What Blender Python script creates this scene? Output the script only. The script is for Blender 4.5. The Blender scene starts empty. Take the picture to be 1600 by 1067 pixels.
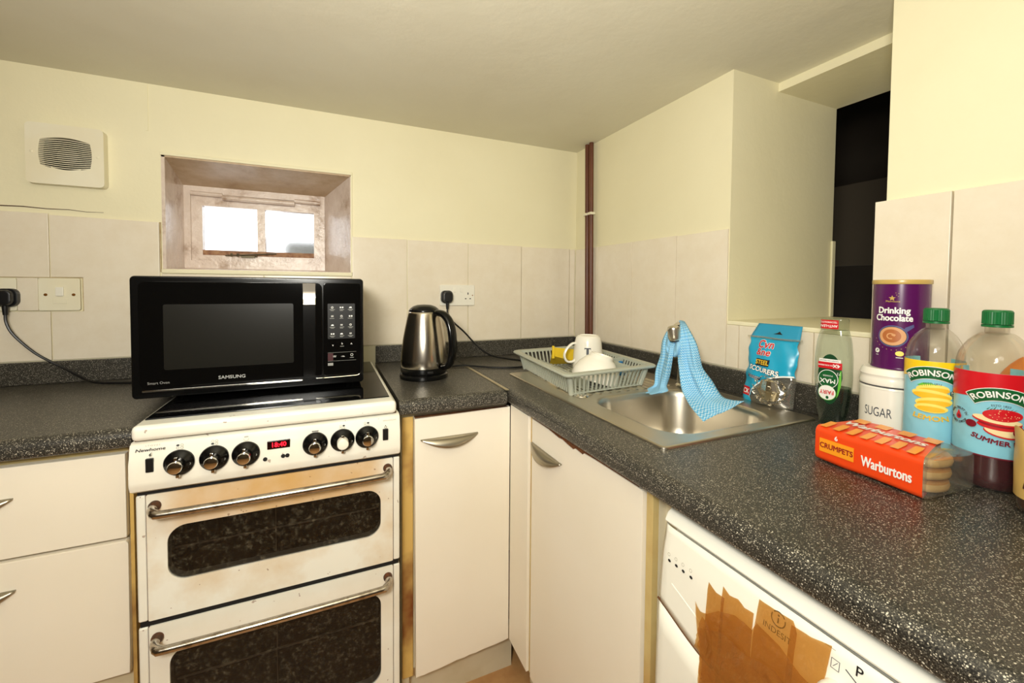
import bpy, bmesh, math, random
from mathutils import Vector, Matrix
random.seed(7)
C = bpy.context.scene.collection
PI = math.pi
V = Vector

# ------------------------------------------------------------------ camera
cam_d = bpy.data.cameras.new('camera')
cam = bpy.data.objects.new('camera', cam_d); C.objects.link(cam)
cam_d.sensor_width = 36.0
cam_d.lens = 36.0*650.93/1600
cam_d.shift_y = (470.12-533.5)/1600
cam_d.clip_start = 0.02
yaw, pit, rol = 0.41654, -0.03287, 0.00765
f = V((math.sin(yaw)*math.cos(pit), math.cos(yaw)*math.cos(pit), math.sin(pit)))
r = V((math.cos(yaw), -math.sin(yaw), 0)); u = r.cross(f)
r2 = r*math.cos(rol)+u*math.sin(rol); u2 = u*math.cos(rol)-r*math.sin(rol)
mw = Matrix((r2, u2, -f)).transposed().to_4x4()
mw.translation = V((-1.0854, -1.7043, 1.1989))
cam.matrix_world = mw
bpy.context.scene.camera = cam

# ------------------------------------------------------------------ world, lights, exposure
w = bpy.data.worlds.new('sky'); bpy.context.scene.world = w
w.use_nodes = True
w.node_tree.nodes['Background'].inputs[0].default_value = (0.93, 0.96, 1.0, 1)
w.node_tree.nodes['Background'].inputs[1].default_value = 3.0

def area(name, loc, target, size, power, col):
    d = bpy.data.lights.new(name, 'AREA'); d.shape = 'DISK'; d.size = size; d.energy = power; d.color = col
    o = bpy.data.objects.new(name, d); C.objects.link(o); o.location = loc
    o.rotation_euler = (V(target)-V(loc)).to_track_quat('-Z', 'Y').to_euler()
    return o
area('camera_flash', (-1.38, -1.86, 1.47), (-0.75, -0.5, 0.85), 0.25, 12, (1.0, 0.97, 0.875))
area('bounced_flash', (-1.20, -1.75, 1.32), (-1.10, -1.45, 1.84), 0.22, 13, (1.0, 0.97, 0.875))
area('ceiling_fill', (-1.7, -2.3, 1.80), (-1.6, -2.0, 0.0), 0.7, 8, (1.0, 0.96, 0.86))  # unseen fill light added for broad light from the ceiling

sc = bpy.context.scene
sc.view_settings.view_transform = 'Standard'
sc.view_settings.look = 'None'
sc.view_settings.gamma = 1.0
sc.view_settings.use_curve_mapping = False
sc.view_settings.exposure = 0.22

# ------------------------------------------------------------------ materials
def lin(c):
    out = []
    for v in c:
        v /= 255.0
        out.append(v/12.92 if v <= 0.04045 else ((v+0.055)/1.055)**2.4)
    return (*out, 1.0)

class N:
    """small node helper"""
    def __init__(s, name):
        s.m = bpy.data.materials.new(name); s.m.use_nodes = True
        s.t = s.m.node_tree; s.b = s.t.nodes['Principled BSDF']; s.o = s.t.nodes['Material Output']
        s.co = None
    def n(s, typ, **kw):
        x = s.t.nodes.new(typ)
        for k, v in kw.items():
            if k.startswith('i_'):
                x.inputs[int(k[2:]) if k[2:].isdigit() else k[2:].replace('_', ' ')].default_value = v
            else: setattr(x, k, v)
        return x
    def l(s, a, b): s.t.links.new(a, b)
    def coord(s):
        if s.co is None: s.co = s.n('ShaderNodeTexCoord').outputs['Object']
        return s.co
    def noise(s, scale, detail=3, rough=.55, vec=None):
        x = s.n('ShaderNodeTexNoise', i_Scale=scale, i_Detail=detail, i_Roughness=rough)
        s.l(vec or s.coord(), x.inputs['Vector']); return x.outputs['Fac']
    def ramp(s, fac, stops):
        x = s.n('ShaderNodeValToRGB'); e = x.color_ramp.elements
        while len(e) < len(stops): e.new(.5)
        for el, (p, c) in zip(e, stops):
            el.position = p; el.color = c if len(c) == 4 else lin(c)
        s.l(fac, x.inputs[0]); return x.outputs[0]
    def mix(s, fac, a, b, mode='MIX'):
        x = s.n('ShaderNodeMix', data_type='RGBA', blend_type=mode)
        for i, v in ((0, fac), (6, a), (7, b)):
            if hasattr(v, 'links') or hasattr(v, 'is_linked'): s.l(v, x.inputs[i])
            else: x.inputs[i].default_value = v
        return x.outputs[2]
    def math(s, op, a, b=0.0, c=0.0):
        x = s.n('ShaderNodeMath', operation=op)
        for i, v in enumerate((a, b, c)):
            if hasattr(v, 'is_linked'): s.l(v, x.inputs[i])
            else: x.inputs[i].default_value = v
        return x.outputs[0]
    def bump(s, h, strength=.2, dist=.002):
        x = s.n('ShaderNodeBump', i_Strength=strength, i_Distance=dist)
        s.l(h, x.inputs['Height']); s.l(x.outputs[0], s.b.inputs['Normal'])
    def xyz(s):
        x = s.n('ShaderNodeSeparateXYZ'); s.l(s.coord(), x.inputs[0]); return x.outputs
    def sm(s, v, a, b):
        x = s.n('ShaderNodeMapRange', interpolation_type='SMOOTHSTEP')
        s.l(v, x.inputs[0]); x.inputs[1].default_value = a; x.inputs[2].default_value = b
        return x.outputs[0]

def M(name, rgb, rough=.5, metal=0.0, spec=.5, coat=0.0, vary=None, bump=None, emit=0.0):
    k = N(name); b = k.b
    b.inputs['Base Color'].default_value = lin(rgb)
    b.inputs['Roughness'].default_value = rough
    b.inputs['Metallic'].default_value = metal
    b.inputs['Specular IOR Level'].default_value = spec
    b.inputs['Coat Weight'].default_value = coat
    if vary:
        sc_, rgb2, lo, hi = vary
        k.l(k.ramp(k.noise(sc_, 4), [(lo, rgb), (hi, rgb2)]), b.inputs['Base Color'])
    if bump:
        k.bump(k.noise(bump[0], 3), bump[1], bump[2])
    if emit:
        b.inputs['Emission Color'].default_value = lin(rgb); b.inputs['Emission Strength'].default_value = emit
    return k.m

def clear(name, tint, haze=.06, hazecol=(220, 220, 215), rough=.08, gloss=.1):
    """thin clear plastic: see-through with sheen and a little milky haze"""
    k = N(name); t = k.t
    tr = k.n('ShaderNodeBsdfTransparent'); tr.inputs[0].default_value = lin(tint)
    df = k.n('ShaderNodeBsdfDiffuse'); df.inputs[0].default_value = lin(hazecol)
    gl = k.n('ShaderNodeBsdfGlossy'); gl.inputs['Roughness'].default_value = rough
    m1 = k.n('ShaderNodeMixShader'); m1.inputs[0].default_value = haze
    k.l(tr.outputs[0], m1.inputs[1]); k.l(df.outputs[0], m1.inputs[2])
    lw = k.n('ShaderNodeLayerWeight', i_Blend=.35)
    mr = k.math('MULTIPLY_ADD', lw.outputs['Facing'], .35, gloss*.3)
    m2 = k.n('ShaderNodeMixShader'); k.l(mr, m2.inputs[0])
    k.l(m1.outputs[0], m2.inputs[1]); k.l(gl.outputs[0], m2.inputs[2])
    k.l(m2.outputs[0], k.o.inputs[0])
    return k.m

MAT = {}
def build_mats():
    W = MAT
    # cream wall paint
    def paint(name, a, b2, rough=.55):
        k = N(name)
        k.l(k.ramp(k.noise(2.2, 5), [(.3, a), (.75, b2)]), k.b.inputs['Base Color'])
        k.b.inputs['Roughness'].default_value = rough
        x = k.math('ADD', k.noise(9, 4), k.math('MULTIPLY', k.noise(90, 2), .12))
        k.bump(x, .35, .006); return k.m
    W['wall'] = paint('cream_wall_paint', (238, 231, 198), (232, 224, 189))
    W['ceiling'] = paint('ceiling_paint', (228, 224, 204), (220, 214, 192), .7)
    W['dark'] = M('unlit_room_shade', (74, 64, 50), .6, vary=(3, (58, 50, 40), .3, .7))  # dark colour stands in for the room being unlit
    W['rear'] = M('dim_rear_wall', (96, 84, 66), .8)  # unseen walls coloured dark so glossy fronts reflect an unlit room
    W['dark2'] = M('unlit_room_band', (104, 92, 74), .6)  # paler tone band of the unlit room, gloom kept in the colour
    # tiles
    k = N('beige_glazed_tile')
    n1 = k.noise(14, 6, .7)
    k.l(k.ramp(n1, [(.35, (235, 225, 206)), (.7, (229, 217, 195))]), k.b.inputs['Base Color'])
    k.b.inputs['Roughness'].default_value = .22
    k.bump(k.noise(25, 2), .08, .002); W['tile'] = k.m
    W['grout'] = M('old_grout', (196, 178, 140), .9, vary=(40, (160, 130, 88), .4, .8))
    # dirty window paint
    k = N('dirty_window_paint')
    g = k.ramp(k.noise(11, 6, .65), [(.3, (230, 216, 204)), (.55, (214, 196, 182)), (.72, (160, 130, 104))])
    k.l(g, k.b.inputs['Base Color']); k.b.inputs['Roughness'].default_value = .26
    k.bump(k.noise(24, 5, .65), .7, .004); W['winpaint'] = k.m
    k = N('grimy_window_head')
    g = k.ramp(k.noise(13, 6, .65), [(.25, (205, 184, 158)), (.55, (186, 160, 128)), (.8, (150, 116, 84))])
    k.l(g, k.b.inputs['Base Color']); k.b.inputs['Roughness'].default_value = .45
    k.bump(k.noise(30, 4), .3, .003); W['wingrime'] = k.m
    W['winstain'] = M('water_stained_wood', (170, 128, 90), .6, vary=(60, (120, 74, 44), .35, .7))
    # worktop
    k = N('speckled_worktop')
    base = k.ramp(k.noise(700, 3, .7), [(.34, (16, 15, 13)), (.51, (42, 40, 36)), (.67, (106, 101, 90))])
    vo = k.n('ShaderNodeTexVoronoi', i_Scale=640.0); k.l(k.coord(), vo.inputs['Vector'])
    sx = k.n('ShaderNodeSeparateColor'); k.l(vo.outputs['Color'], sx.inputs[0])
    sel = k.math('GREATER_THAN', sx.outputs[0], .73)
    near = k.math('LESS_THAN', vo.outputs['Distance'], .40)
    c1 = k.mix(k.math('MULTIPLY', sel, near), base, lin((176, 169, 152)))
    vo2 = k.n('ShaderNodeTexVoronoi', i_Scale=310.0); k.l(k.coord(), vo2.inputs['Vector'])
    sx2 = k.n('ShaderNodeSeparateColor'); k.l(vo2.outputs['Color'], sx2.inputs[0])
    s2 = k.math('MULTIPLY', k.math('GREATER_THAN', sx2.outputs[1], .88), k.math('LESS_THAN', vo2.outputs['Distance'], .26))
    k.l(k.mix(s2, c1, lin((206, 200, 184))), k.b.inputs['Base Color'])
    k.b.inputs['Roughness'].default_value = .36; k.b.inputs['Specular IOR Level'].default_value = .45
    k.bump(k.noise(500, 2), .12, .0004)
    W['worktop'] = k.m
    W['alu'] = M('aluminium_strip', (196, 186, 160), .38, 1.0)
    # cupboards
    W['melamine'] = M('cream_melamine', (246, 239, 224), .42, vary=(3, (242, 234, 216), .3, .7))
    W['burnt'] = M('scorched_edge', (212, 176, 100), .6, vary=(5, (120, 62, 20), .42, .62))
    W['oak'] = M('worn_edge_strip', (206, 184, 124), .55, vary=(7, (176, 128, 62), .45, .85))
    W['carcass'] = M('cream_carcass', (214, 204, 176), .55, vary=(8, (196, 182, 146), .4, .8))
    W['chip'] = M('exposed_chipboard', (132, 78, 34), .85, vary=(120, (80, 44, 20), .3, .7))
    W['satin'] = M('satin_nickel', (176, 168, 150), .34, 1.0)
    # cooker enamel with fat stains and rust
    def enamel(name, stain_amt, ztop=None, base=(242, 241, 230)):
        k = N(name); x = k.xyz()
        st = k.ramp(k.noise(7, 5), [(.38, (0, 0, 0)), (.75, (255, 255, 255))])
        fac = k.math('MULTIPLY', st, stain_amt)
        col = k.mix(fac, lin(base), lin((206, 166, 96)))
        if ztop:
            band = k.sm(x[2], *ztop[:2]); band2 = k.math('MULTIPLY', band, k.sm(x[0], -1.43, -1.36))
            band2 = k.math('MULTIPLY', band2, k.math('SUBTRACT', 1.0, k.sm(x[0], -1.0, -.935)))
            nb = k.math('MULTIPLY', band2, k.math('ADD', k.math('MULTIPLY', k.noise(10, 4), .9), .15))
            col = k.mix(k.math('MULTIPLY', nb, ztop[2]), col, lin((208, 160, 84)))
        spots = k.math('GREATER_THAN', k.noise(75, 2), .735)
        col = k.mix(k.math('MULTIPLY', spots, .55), col, lin((120, 66, 24)))
        k.l(col, k.b.inputs['Base Color']); k.b.inputs['Roughness'].default_value = .25
        return k.m
    W['enamel'] = enamel('white_enamel', .18)
    W['enamel_door'] = enamel('stained_enamel', .75, (.60, .73, 1.0))
    W['enamel_low'] = enamel('lower_door_enamel', .22)
    W['shelf_wire'] = M('greasy_shelf_wire', (176, 158, 128), .5)
    W['socket_rust'] = M('rusty_socket', (78, 56, 42), .6, .4, vary=(90, (112, 62, 28), .45, .7))
    W['rust'] = M('rusty_edge', (104, 64, 28), .85, vary=(50, (66, 36, 14), .35, .7))
    # dirty oven glass
    k = N('dirty_oven_glass')
    d1 = k.ramp(k.noise(120, 5, .75), [(.52, (12, 11, 9)), (.74, (118, 112, 94))])
    d2 = k.ramp(k.noise(6, 4), [(.35, (10, 9, 7)), (.8, (26, 25, 20))])
    k.l(k.mix(.5, d1, d2, 'ADD'), k.b.inputs['Base Color'])
    k.b.inputs['Roughness'].default_value = .14; k.b.inputs['Alpha'].default_value = .60
    W['ovenglass'] = k.m
    W['black_gloss'] = M('black_gloss_plastic', (10, 10, 10), .16, spec=.35)
    W['black_glass'] = M('black_glass', (8, 8, 8), .07, spec=.28)
    W['black_satin'] = M('black_satin_plastic', (16, 16, 17), .38)
    W['black_matt'] = M('black_matt', (9, 9, 9), .7)
    W['screen'] = M('oven_window_mesh', (26, 25, 21), .25, spec=.3)
    W['keypad'] = M('keypad_panel', (24, 24, 24), .4, spec=.3)
    W['chrome'] = M('chrome', (214, 210, 202), .08, 1.0)
    W['chrome_worn'] = M('worn_chrome', (188, 180, 168), .2, 1.0, vary=(60, (120, 104, 84), .5, .8))
    W['steel'] = M('brushed_steel', (196, 188, 174), .2, 1.0)
    k = N('sink_steel')
    k.b.inputs['Base Color'].default_value = lin((206, 198, 182)); k.b.inputs['Metallic'].default_value = 1
    k.b.inputs['Roughness'].default_value = .33
    W['sink'] = k.m
    W['silver'] = M('silver_print', (200, 200, 196), .3, .6)
    W['grey_print'] = M('grey_print', (150, 150, 145), .5)
    W['white_print'] = M('white_print', (244, 243, 238), .4)
    W['black_print'] = M('black_print', (22, 22, 24), .5)
    W['pale_print'] = M('faded_print', (176, 172, 158), .5)
    W['led'] = M('red_led', (255, 22, 40), .4, emit=3.0)
    W['led_dark'] = M('dark_red_display', (26, 4, 5), .2)
    W['white_plastic'] = M('white_plastic', (238, 234, 220), .35)
    W['old_plastic'] = M('yellowed_plastic', (236, 230, 206), .45, vary=(6, (230, 220, 188), .4, .8))
    W['fan_dark'] = M('fan_recess_shade', (10, 9, 8), .8, spec=.1)  # shade inside the fan recess painted as black colour
    W['fan_hub'] = M('fan_hub', (66, 60, 48), .6)  # hub coloured darker for the shade behind the slats
    W['brass'] = M('brass_screw', (150, 100, 44), .4, .8)
    W['pipe'] = M('brown_painted_pipe', (104, 58, 36), .35, vary=(7, (78, 40, 26), .4, .8))
    W['floor'] = M('tan_vinyl', (196, 150, 98), .5, vary=(14, (164, 116, 70), .35, .75))
    W['machine'] = M('white_machine', (240, 238, 226), .35)
    W['rack'] = M('grey_green_plastic', (172, 176, 162), .35)
    W['china'] = M('white_china', (242, 238, 226), .18)
    W['sponge'] = M('yellow_sponge', (236, 200, 44), .9, bump=(300, .4, .001))
    W['brush'] = M('blue_plastic', (40, 120, 176), .4)
    # blue wavy cloth
    k = N('blue_wavy_cloth')
    uv = k.n('ShaderNodeUVMap').outputs[0]
    sp = k.n('ShaderNodeSeparateXYZ'); k.l(uv, sp.inputs[0])
    wv = k.math('MULTIPLY', k.math('SINE', k.math('MULTIPLY', sp.outputs[0], 900.0)), .0016)
    ph = k.math('SINE', k.math('MULTIPLY', k.math('ADD', sp.outputs[1], wv), 1050.0))
    k.l(k.ramp(k.math('MULTIPLY_ADD', ph, .5, .5), [(.55, (96, 178, 226)), (.8, (192, 226, 244))]), k.b.inputs['Base Color'])
    k.b.inputs['Roughness'].default_value = .9; W['cloth'] = k.m
    # packaging
    for n_, c_, r_ in (('cyan', (30, 164, 204), .3), ('sky', (140, 206, 226), .35), ('teal', (40, 150, 190), .3), ('red', (206, 22, 34), .3),
                       ('dkred', (150, 14, 30), .4), ('stopred', (60, 8, 16), .4), ('yellow', (246, 206, 26), .35), ('gold_text', (232, 190, 52), .4), ('green', (14, 92, 44), .35),
                       ('dkgreen', (12, 66, 34), .35), ('ltgreen', (104, 190, 60), .35), ('orange', (240, 74, 24), .28), ('amber', (250, 160, 36), .3),
                       ('purple', (84, 18, 84), .25), ('gold', (196, 166, 92), .3), ('navy', (20, 50, 90), .35), ('lemon', (250, 190, 40), .45),
                       ('lemon2', (252, 226, 110), .45), ('berry', (206, 28, 34), .4), ('apple', (246, 222, 170), .45), ('cherry', (120, 10, 34), .25),
                       ('maroon', (120, 18, 40), .4), ('cocoa', (176, 104, 56), .4), ('foam', (214, 160, 110), .5), ('cupblue', (88, 92, 140), .3),
                       ('kraft', (214, 178, 104), .45), ('brown', (74, 42, 26), .4), ('citrus', (244, 140, 30), .35), ('crumpet', (226, 190, 128), .85),
                       ('crumpet2', (196, 146, 82), .9), ('cap_green', (16, 104, 52), .35), ('ink', (60, 64, 74), .5)):
        W[n_] = M('print_'+n_, c_, r_)
    W['satin_cap'] = M('satin_chrome', (216, 210, 196), .3, 1.0)
    W['wool'] = M('steel_wool', (214, 206, 188), .18, 1.0)
    W['pet'] = clear('clear_bottle', (250, 248, 242), .025, gloss=.08)
    W['film'] = clear('clear_film', (246, 244, 238), .08, (230, 228, 220), .1, .3)
    W['fairy'] = clear('pale_green_bottle', (247, 251, 246), .035, (160, 178, 160), .10, .15)
    W['fairyliq'] = clear('dish_liquid', (150, 178, 160), .06, (24, 46, 34), .2, .05)
    W['squash_red'] = M('dark_red_squash', (66, 6, 16), .08, spec=.5, coat=.4)
    W['squash_lemon'] = M('pale_lemon_squash', (226, 220, 150), .15)
    # brown parcel tape: tints what lies under it, darker where strips overlap
    k = N('brown_parcel_tape')
    tr = k.n('ShaderNodeBsdfTransparent'); tr.inputs[0].default_value = (.80, .58, .30, 1)
    df = k.n('ShaderNodeBsdfDiffuse'); df.inputs[0].default_value = lin((196, 134, 62))
    gl = k.n('ShaderNodeBsdfGlossy', i_Roughness=.18)
    bp = k.n('ShaderNodeBump', i_Strength=.8, i_Distance=.006); k.l(k.noise(45, 3), bp.inputs['Height'])
    k.l(bp.outputs[0], gl.inputs['Normal']); k.l(bp.outputs[0], df.inputs['Normal'])
    m1 = k.n('ShaderNodeMixShader'); m1.inputs[0].default_value = .32
    k.l(tr.outputs[0], m1.inputs[1]); k.l(df.outputs[0], m1.inputs[2])
    m2 = k.n('ShaderNodeMixShader'); m2.inputs[0].default_value = .06
    k.l(m1.outputs[0], m2.inputs[1]); k.l(gl.outputs[0], m2.inputs[2]); k.l(m2.outputs[0], k.o.inputs[0])
    W['tape'] = k.m
    # frosted window glass
    k = N('frosted_pane')
    k.b.inputs['Base Color'].default_value = (1, 1, 1, 1); k.b.inputs['Roughness'].default_value = .27
    k.b.inputs['Transmission Weight'].default_value = 1.0; k.b.inputs['IOR'].default_value = 1.2
    W['frost'] = k.m
    W['hedge'] = M('outside_hedge', (40, 42, 38), .9)
build_mats()
m = MAT

# ------------------------------------------------------------------ mesh helpers
def setp(o, label=None, cat=None, group=None, kind=None):
    if label: o['label'] = label
    if cat: o['category'] = cat
    if group: o['group'] = group
    if kind: o['kind'] = kind
    return o

def empty(name, loc, label=None, cat=None, group=None, kind=None):
    o = bpy.data.objects.new(name, None); C.objects.link(o); o.location = loc; o.empty_display_size = .05
    return setp(o, label, cat, group, kind)

class B:
    def __init__(s): s.bm = bmesh.new()
    def box(s, x0, x1, y0, y1, z0, z1, bev=0.0, seg=2):
        x0, x1 = sorted((x0, x1)); y0, y1 = sorted((y0, y1)); z0, z1 = sorted((z0, z1))
        ret = bmesh.ops.create_cube(s.bm, size=1.0)
        vs = ret['verts']
        for v in vs:
            v.co = V((x0+(v.co.x+.5)*(x1-x0), y0+(v.co.y+.5)*(y1-y0), z0+(v.co.z+.5)*(z1-z0)))
        if bev:
            es = list({e for v in vs for e in v.link_edges})
            bmesh.ops.bevel(s.bm, geom=es, offset=bev, segments=seg, profile=.5, affect='EDGES')
        return s
    def prism(s, pts, a, b, axis='y', bev=0.0):
        """polygon pts extruded between a and b along axis. axis x: pts=(y,z); y: (x,z); z: (x,y)"""
        def P(p, t):
            return {'x': (t, p[0], p[1]), 'y': (p[0], t, p[1]), 'z': (p[0], p[1], t)}[axis]
        A = [s.bm.verts.new(P(p, a)) for p in pts]; Bv = [s.bm.verts.new(P(p, b)) for p in pts]
        n = len(pts); fs = [s.bm.faces.new(A), s.bm.faces.new(Bv[::-1])]
        for i in range(n): fs.append(s.bm.faces.new((A[i], Bv[i], Bv[(i+1) % n], A[(i+1) % n])))
        bmesh.ops.recalc_face_normals(s.bm, faces=fs)
        if bev:
            es = list({e for f_ in fs[:2] for e in f_.edges})
            bmesh.ops.bevel(s.bm, geom=es, offset=bev, segments=2, profile=.5, affect='EDGES')
        return s
    def ring(s, outer, inner, a, b, axis='y'):
        """frame: outer and inner outlines with the same number of points"""
        def P(p, t):
            return {'x': (t, p[0], p[1]), 'y': (p[0], t, p[1]), 'z': (p[0], p[1], t)}[axis]
        L = [[s.bm.verts.new(P(p, t)) for p in q] for q in (outer, inner) for t in (a, b)]
        oa, ob, ia, ib = L; n = len(outer); fs = []
        for i in range(n):
            j = (i+1) % n
            for q in ((oa[i], oa[j], ia[j], ia[i]), (ob[i], ib[i], ib[j], ob[j]), (oa[i], ob[i], ob[j], oa[j]), (ia[i], ia[j], ib[j], ib[i])):
                fs.append(s.bm.faces.new(q))
        bmesh.ops.recalc_face_normals(s.bm, faces=fs)
        return s
    def lathe(s, prof, c=(0, 0, 0), segs=32, mat=None, cap=True, a0=0.0):
        """prof: list of (r, z); turned about z at c, optionally transformed by mat"""
        mat = mat or Matrix.Translation(V(c)); rows = []
        for (rr, zz) in prof:
            if rr < 1e-6: rows.append([s.bm.verts.new(mat @ V((0, 0, zz)))])
            else: rows.append([s.bm.verts.new(mat @ V((rr*math.cos(a0+2*PI*i/segs), rr*math.sin(a0+2*PI*i/segs), zz))) for i in range(segs)])
        fs = []
        for p, q in zip(rows, rows[1:]):
            for i in range(segs):
                j = (i+1) % segs
                if len(p) == 1 and len(q) == 1: continue
                if len(p) == 1: fs.append(s.bm.faces.new((p[0], q[j], q[i])))
                elif len(q) == 1: fs.append(s.bm.faces.new((p[i], p[j], q[0])))
                else: fs.append(s.bm.faces.new((p[i], p[j], q[j], q[i])))
        if cap:
            for row in (rows[0], rows[-1]):
                if len(row) > 2: fs.append(s.bm.faces.new(row))
        bmesh.ops.recalc_face_normals(s.bm, faces=fs)
        return s
    def tube(s, pts, rad, segs=10, closed=False, flat=None):
        """swept tube; rad a number or list; flat=(a,b) makes an elliptic section"""
        pts = [V(p) for p in pts]; n = len(pts); rows = []; up = None
        for i, p in enumerate(pts):
            if closed: t = (pts[(i+1) % n]-pts[i-1]).normalized()
            else: t = (pts[min(i+1, n-1)]-pts[max(i-1, 0)]).normalized()
            if up is None:
                up = V((0, 0, 1)) if abs(t.z) < .9 else V((1, 0, 0))
            up = (up - t*up.dot(t)).normalized(); sd = t.cross(up)
            R = rad[i] if isinstance(rad, (list, tuple)) else rad
            fa, fb = flat or (1, 1)
            rows.append([s.bm.verts.new(p + (sd*math.cos(2*PI*k/segs)*fa + up*math.sin(2*PI*k/segs)*fb)*R) for k in range(segs)])
        fs = []
        rng = range(n if closed else n-1)
        for i in rng:
            p, q = rows[i], rows[(i+1) % n]
            for k in range(segs): fs.append(s.bm.faces.new((p[k], p[(k+1) % segs], q[(k+1) % segs], q[k])))
        if not closed: fs += [s.bm.faces.new(rows[0]), s.bm.faces.new(rows[-1])]
        bmesh.ops.recalc_face_normals(s.bm, faces=fs)
        return s
    def loft(s, secs, cap=True):
        rows = [[s.bm.verts.new(p) for p in sec] for sec in secs]; fs = []; n = len(rows[0])
        for p, q in zip(rows, rows[1:]):
            for k in range(n): fs.append(s.bm.faces.new((p[k], p[(k+1) % n], q[(k+1) % n], q[k])))
        if cap: fs += [s.bm.faces.new(rows[0]), s.bm.faces.new(rows[-1])]
        bmesh.ops.recalc_face_normals(s.bm, faces=fs); return s
    def grid(s, fn, nu, nv, uvfn=None):
        R = [[s.bm.verts.new(fn(i/nu, j/nv)) for i in range(nu+1)] for j in range(nv+1)]
        uvl = s.bm.loops.layers.uv.verify() if uvfn else None
        for j in range(nv):
            for i in range(nu):
                fc = s.bm.faces.new((R[j][i], R[j][i+1], R[j+1][i+1], R[j+1][i]))
                if uvl:
                    for lp, (a, b) in zip(fc.loops, ((i, j), (i+1, j), (i+1, j+1), (i, j+1))): lp[uvl].uv = uvfn(a/nu, b/nv)
        return s
    def done(s, name, mat, parent=None, smooth=35, label=None, cat=None, group=None, kind=None, solid=0.0):
        me = bpy.data.meshes.new(name); s.bm.to_mesh(me); s.bm.free()
        me.materials.append(mat)
        if smooth:
            me.polygons.foreach_set('use_smooth', [True]*len(me.polygons))
            me.set_sharp_from_angle(angle=math.radians(smooth))
        wn = 0 < smooth < 60 and len(me.vertices) < 6000
        o = bpy.data.objects.new(name, me); C.objects.link(o)
        if parent:
            o.parent = parent
            wm = parent_world(parent)
            o.matrix_parent_inverse = wm.inverted()
        if wn:
            md = o.modifiers.new('weighted', 'WEIGHTED_NORMAL'); md.keep_sharp = True
        if solid:
            md = o.modifiers.new('solid', 'SOLIDIFY'); md.thickness = solid; md.offset = 0
        return setp(o, label, cat, group, kind)

def parent_world(o):
    mm = Matrix.LocRotScale(o.location, o.rotation_euler, o.scale)
    if o.parent: mm = parent_world(o.parent) @ o.matrix_parent_inverse @ mm
    return mm

def rrect(x0, x1, y0, y1, rad, seg=6):
    pts = []
    for cx, cy, a in ((x1-rad, y1-rad, 0), (x0+rad, y1-rad, PI/2), (x0+rad, y0+rad, PI), (x1-rad, y0+rad, 1.5*PI)):
        for i in range(seg+1):
            t = a+i*PI/2/seg; pts.append((cx+rad*math.cos(t), cy+rad*math.sin(t)))
    return pts

def spline(pts, n=8):
    pts = [V(p) for p in pts]; out = []
    for i in range(len(pts)-1):
        p0 = pts[max(i-1, 0)]; p1 = pts[i]; p2 = pts[i+1]; p3 = pts[min(i+2, len(pts)-1)]
        for k in range(n):
            t = k/n
            out.append(.5*((2*p1)+(p2-p0)*t+(2*p0-5*p1+4*p2-p3)*t*t+(3*p1-p0-3*p2+p3)*t**3))
    out.append(pts[-1]); return out

# flat printed art laid on a surface through a mapping (u right, v up, offset) -> point
def cylmap(cx, cy, R, a0, z0):
    return lambda a, b, o: V((cx+(R+o)*math.cos(a0+a/R), cy+(R+o)*math.sin(a0+a/R), z0+b))
def planemap(org, ux, uy):
    org, ux, uy = V(org), V(ux).normalized(), V(uy).normalized(); nn = ux.cross(uy)
    return lambda a, b, o: org+ux*a+uy*b+nn*o

_tc = {}
def glyphs(s, size, bold):
    key = (s, size, bold)
    if key in _tc: return _tc[key]
    cu = bpy.data.curves.new('t', 'FONT'); cu.body = s; cu.size = size; cu.align_x = 'CENTER'; cu.align_y = 'CENTER'
    cu.offset = bold*size; cu.resolution_u = 3
    ob = bpy.data.objects.new('t', cu); C.objects.link(ob)
    bpy.context.view_layer.update()
    me = ob.evaluated_get(bpy.context.evaluated_depsgraph_get()).to_mesh()
    vs = [(v.co.x, v.co.y) for v in me.vertices]; fs = [tuple(p.vertices) for p in me.polygons]
    ob.evaluated_get(bpy.context.evaluated_depsgraph_get()).to_mesh_clear()
    bpy.data.objects.remove(ob); bpy.data.curves.remove(cu)
    _tc[key] = (vs, fs); return vs, fs

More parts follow.
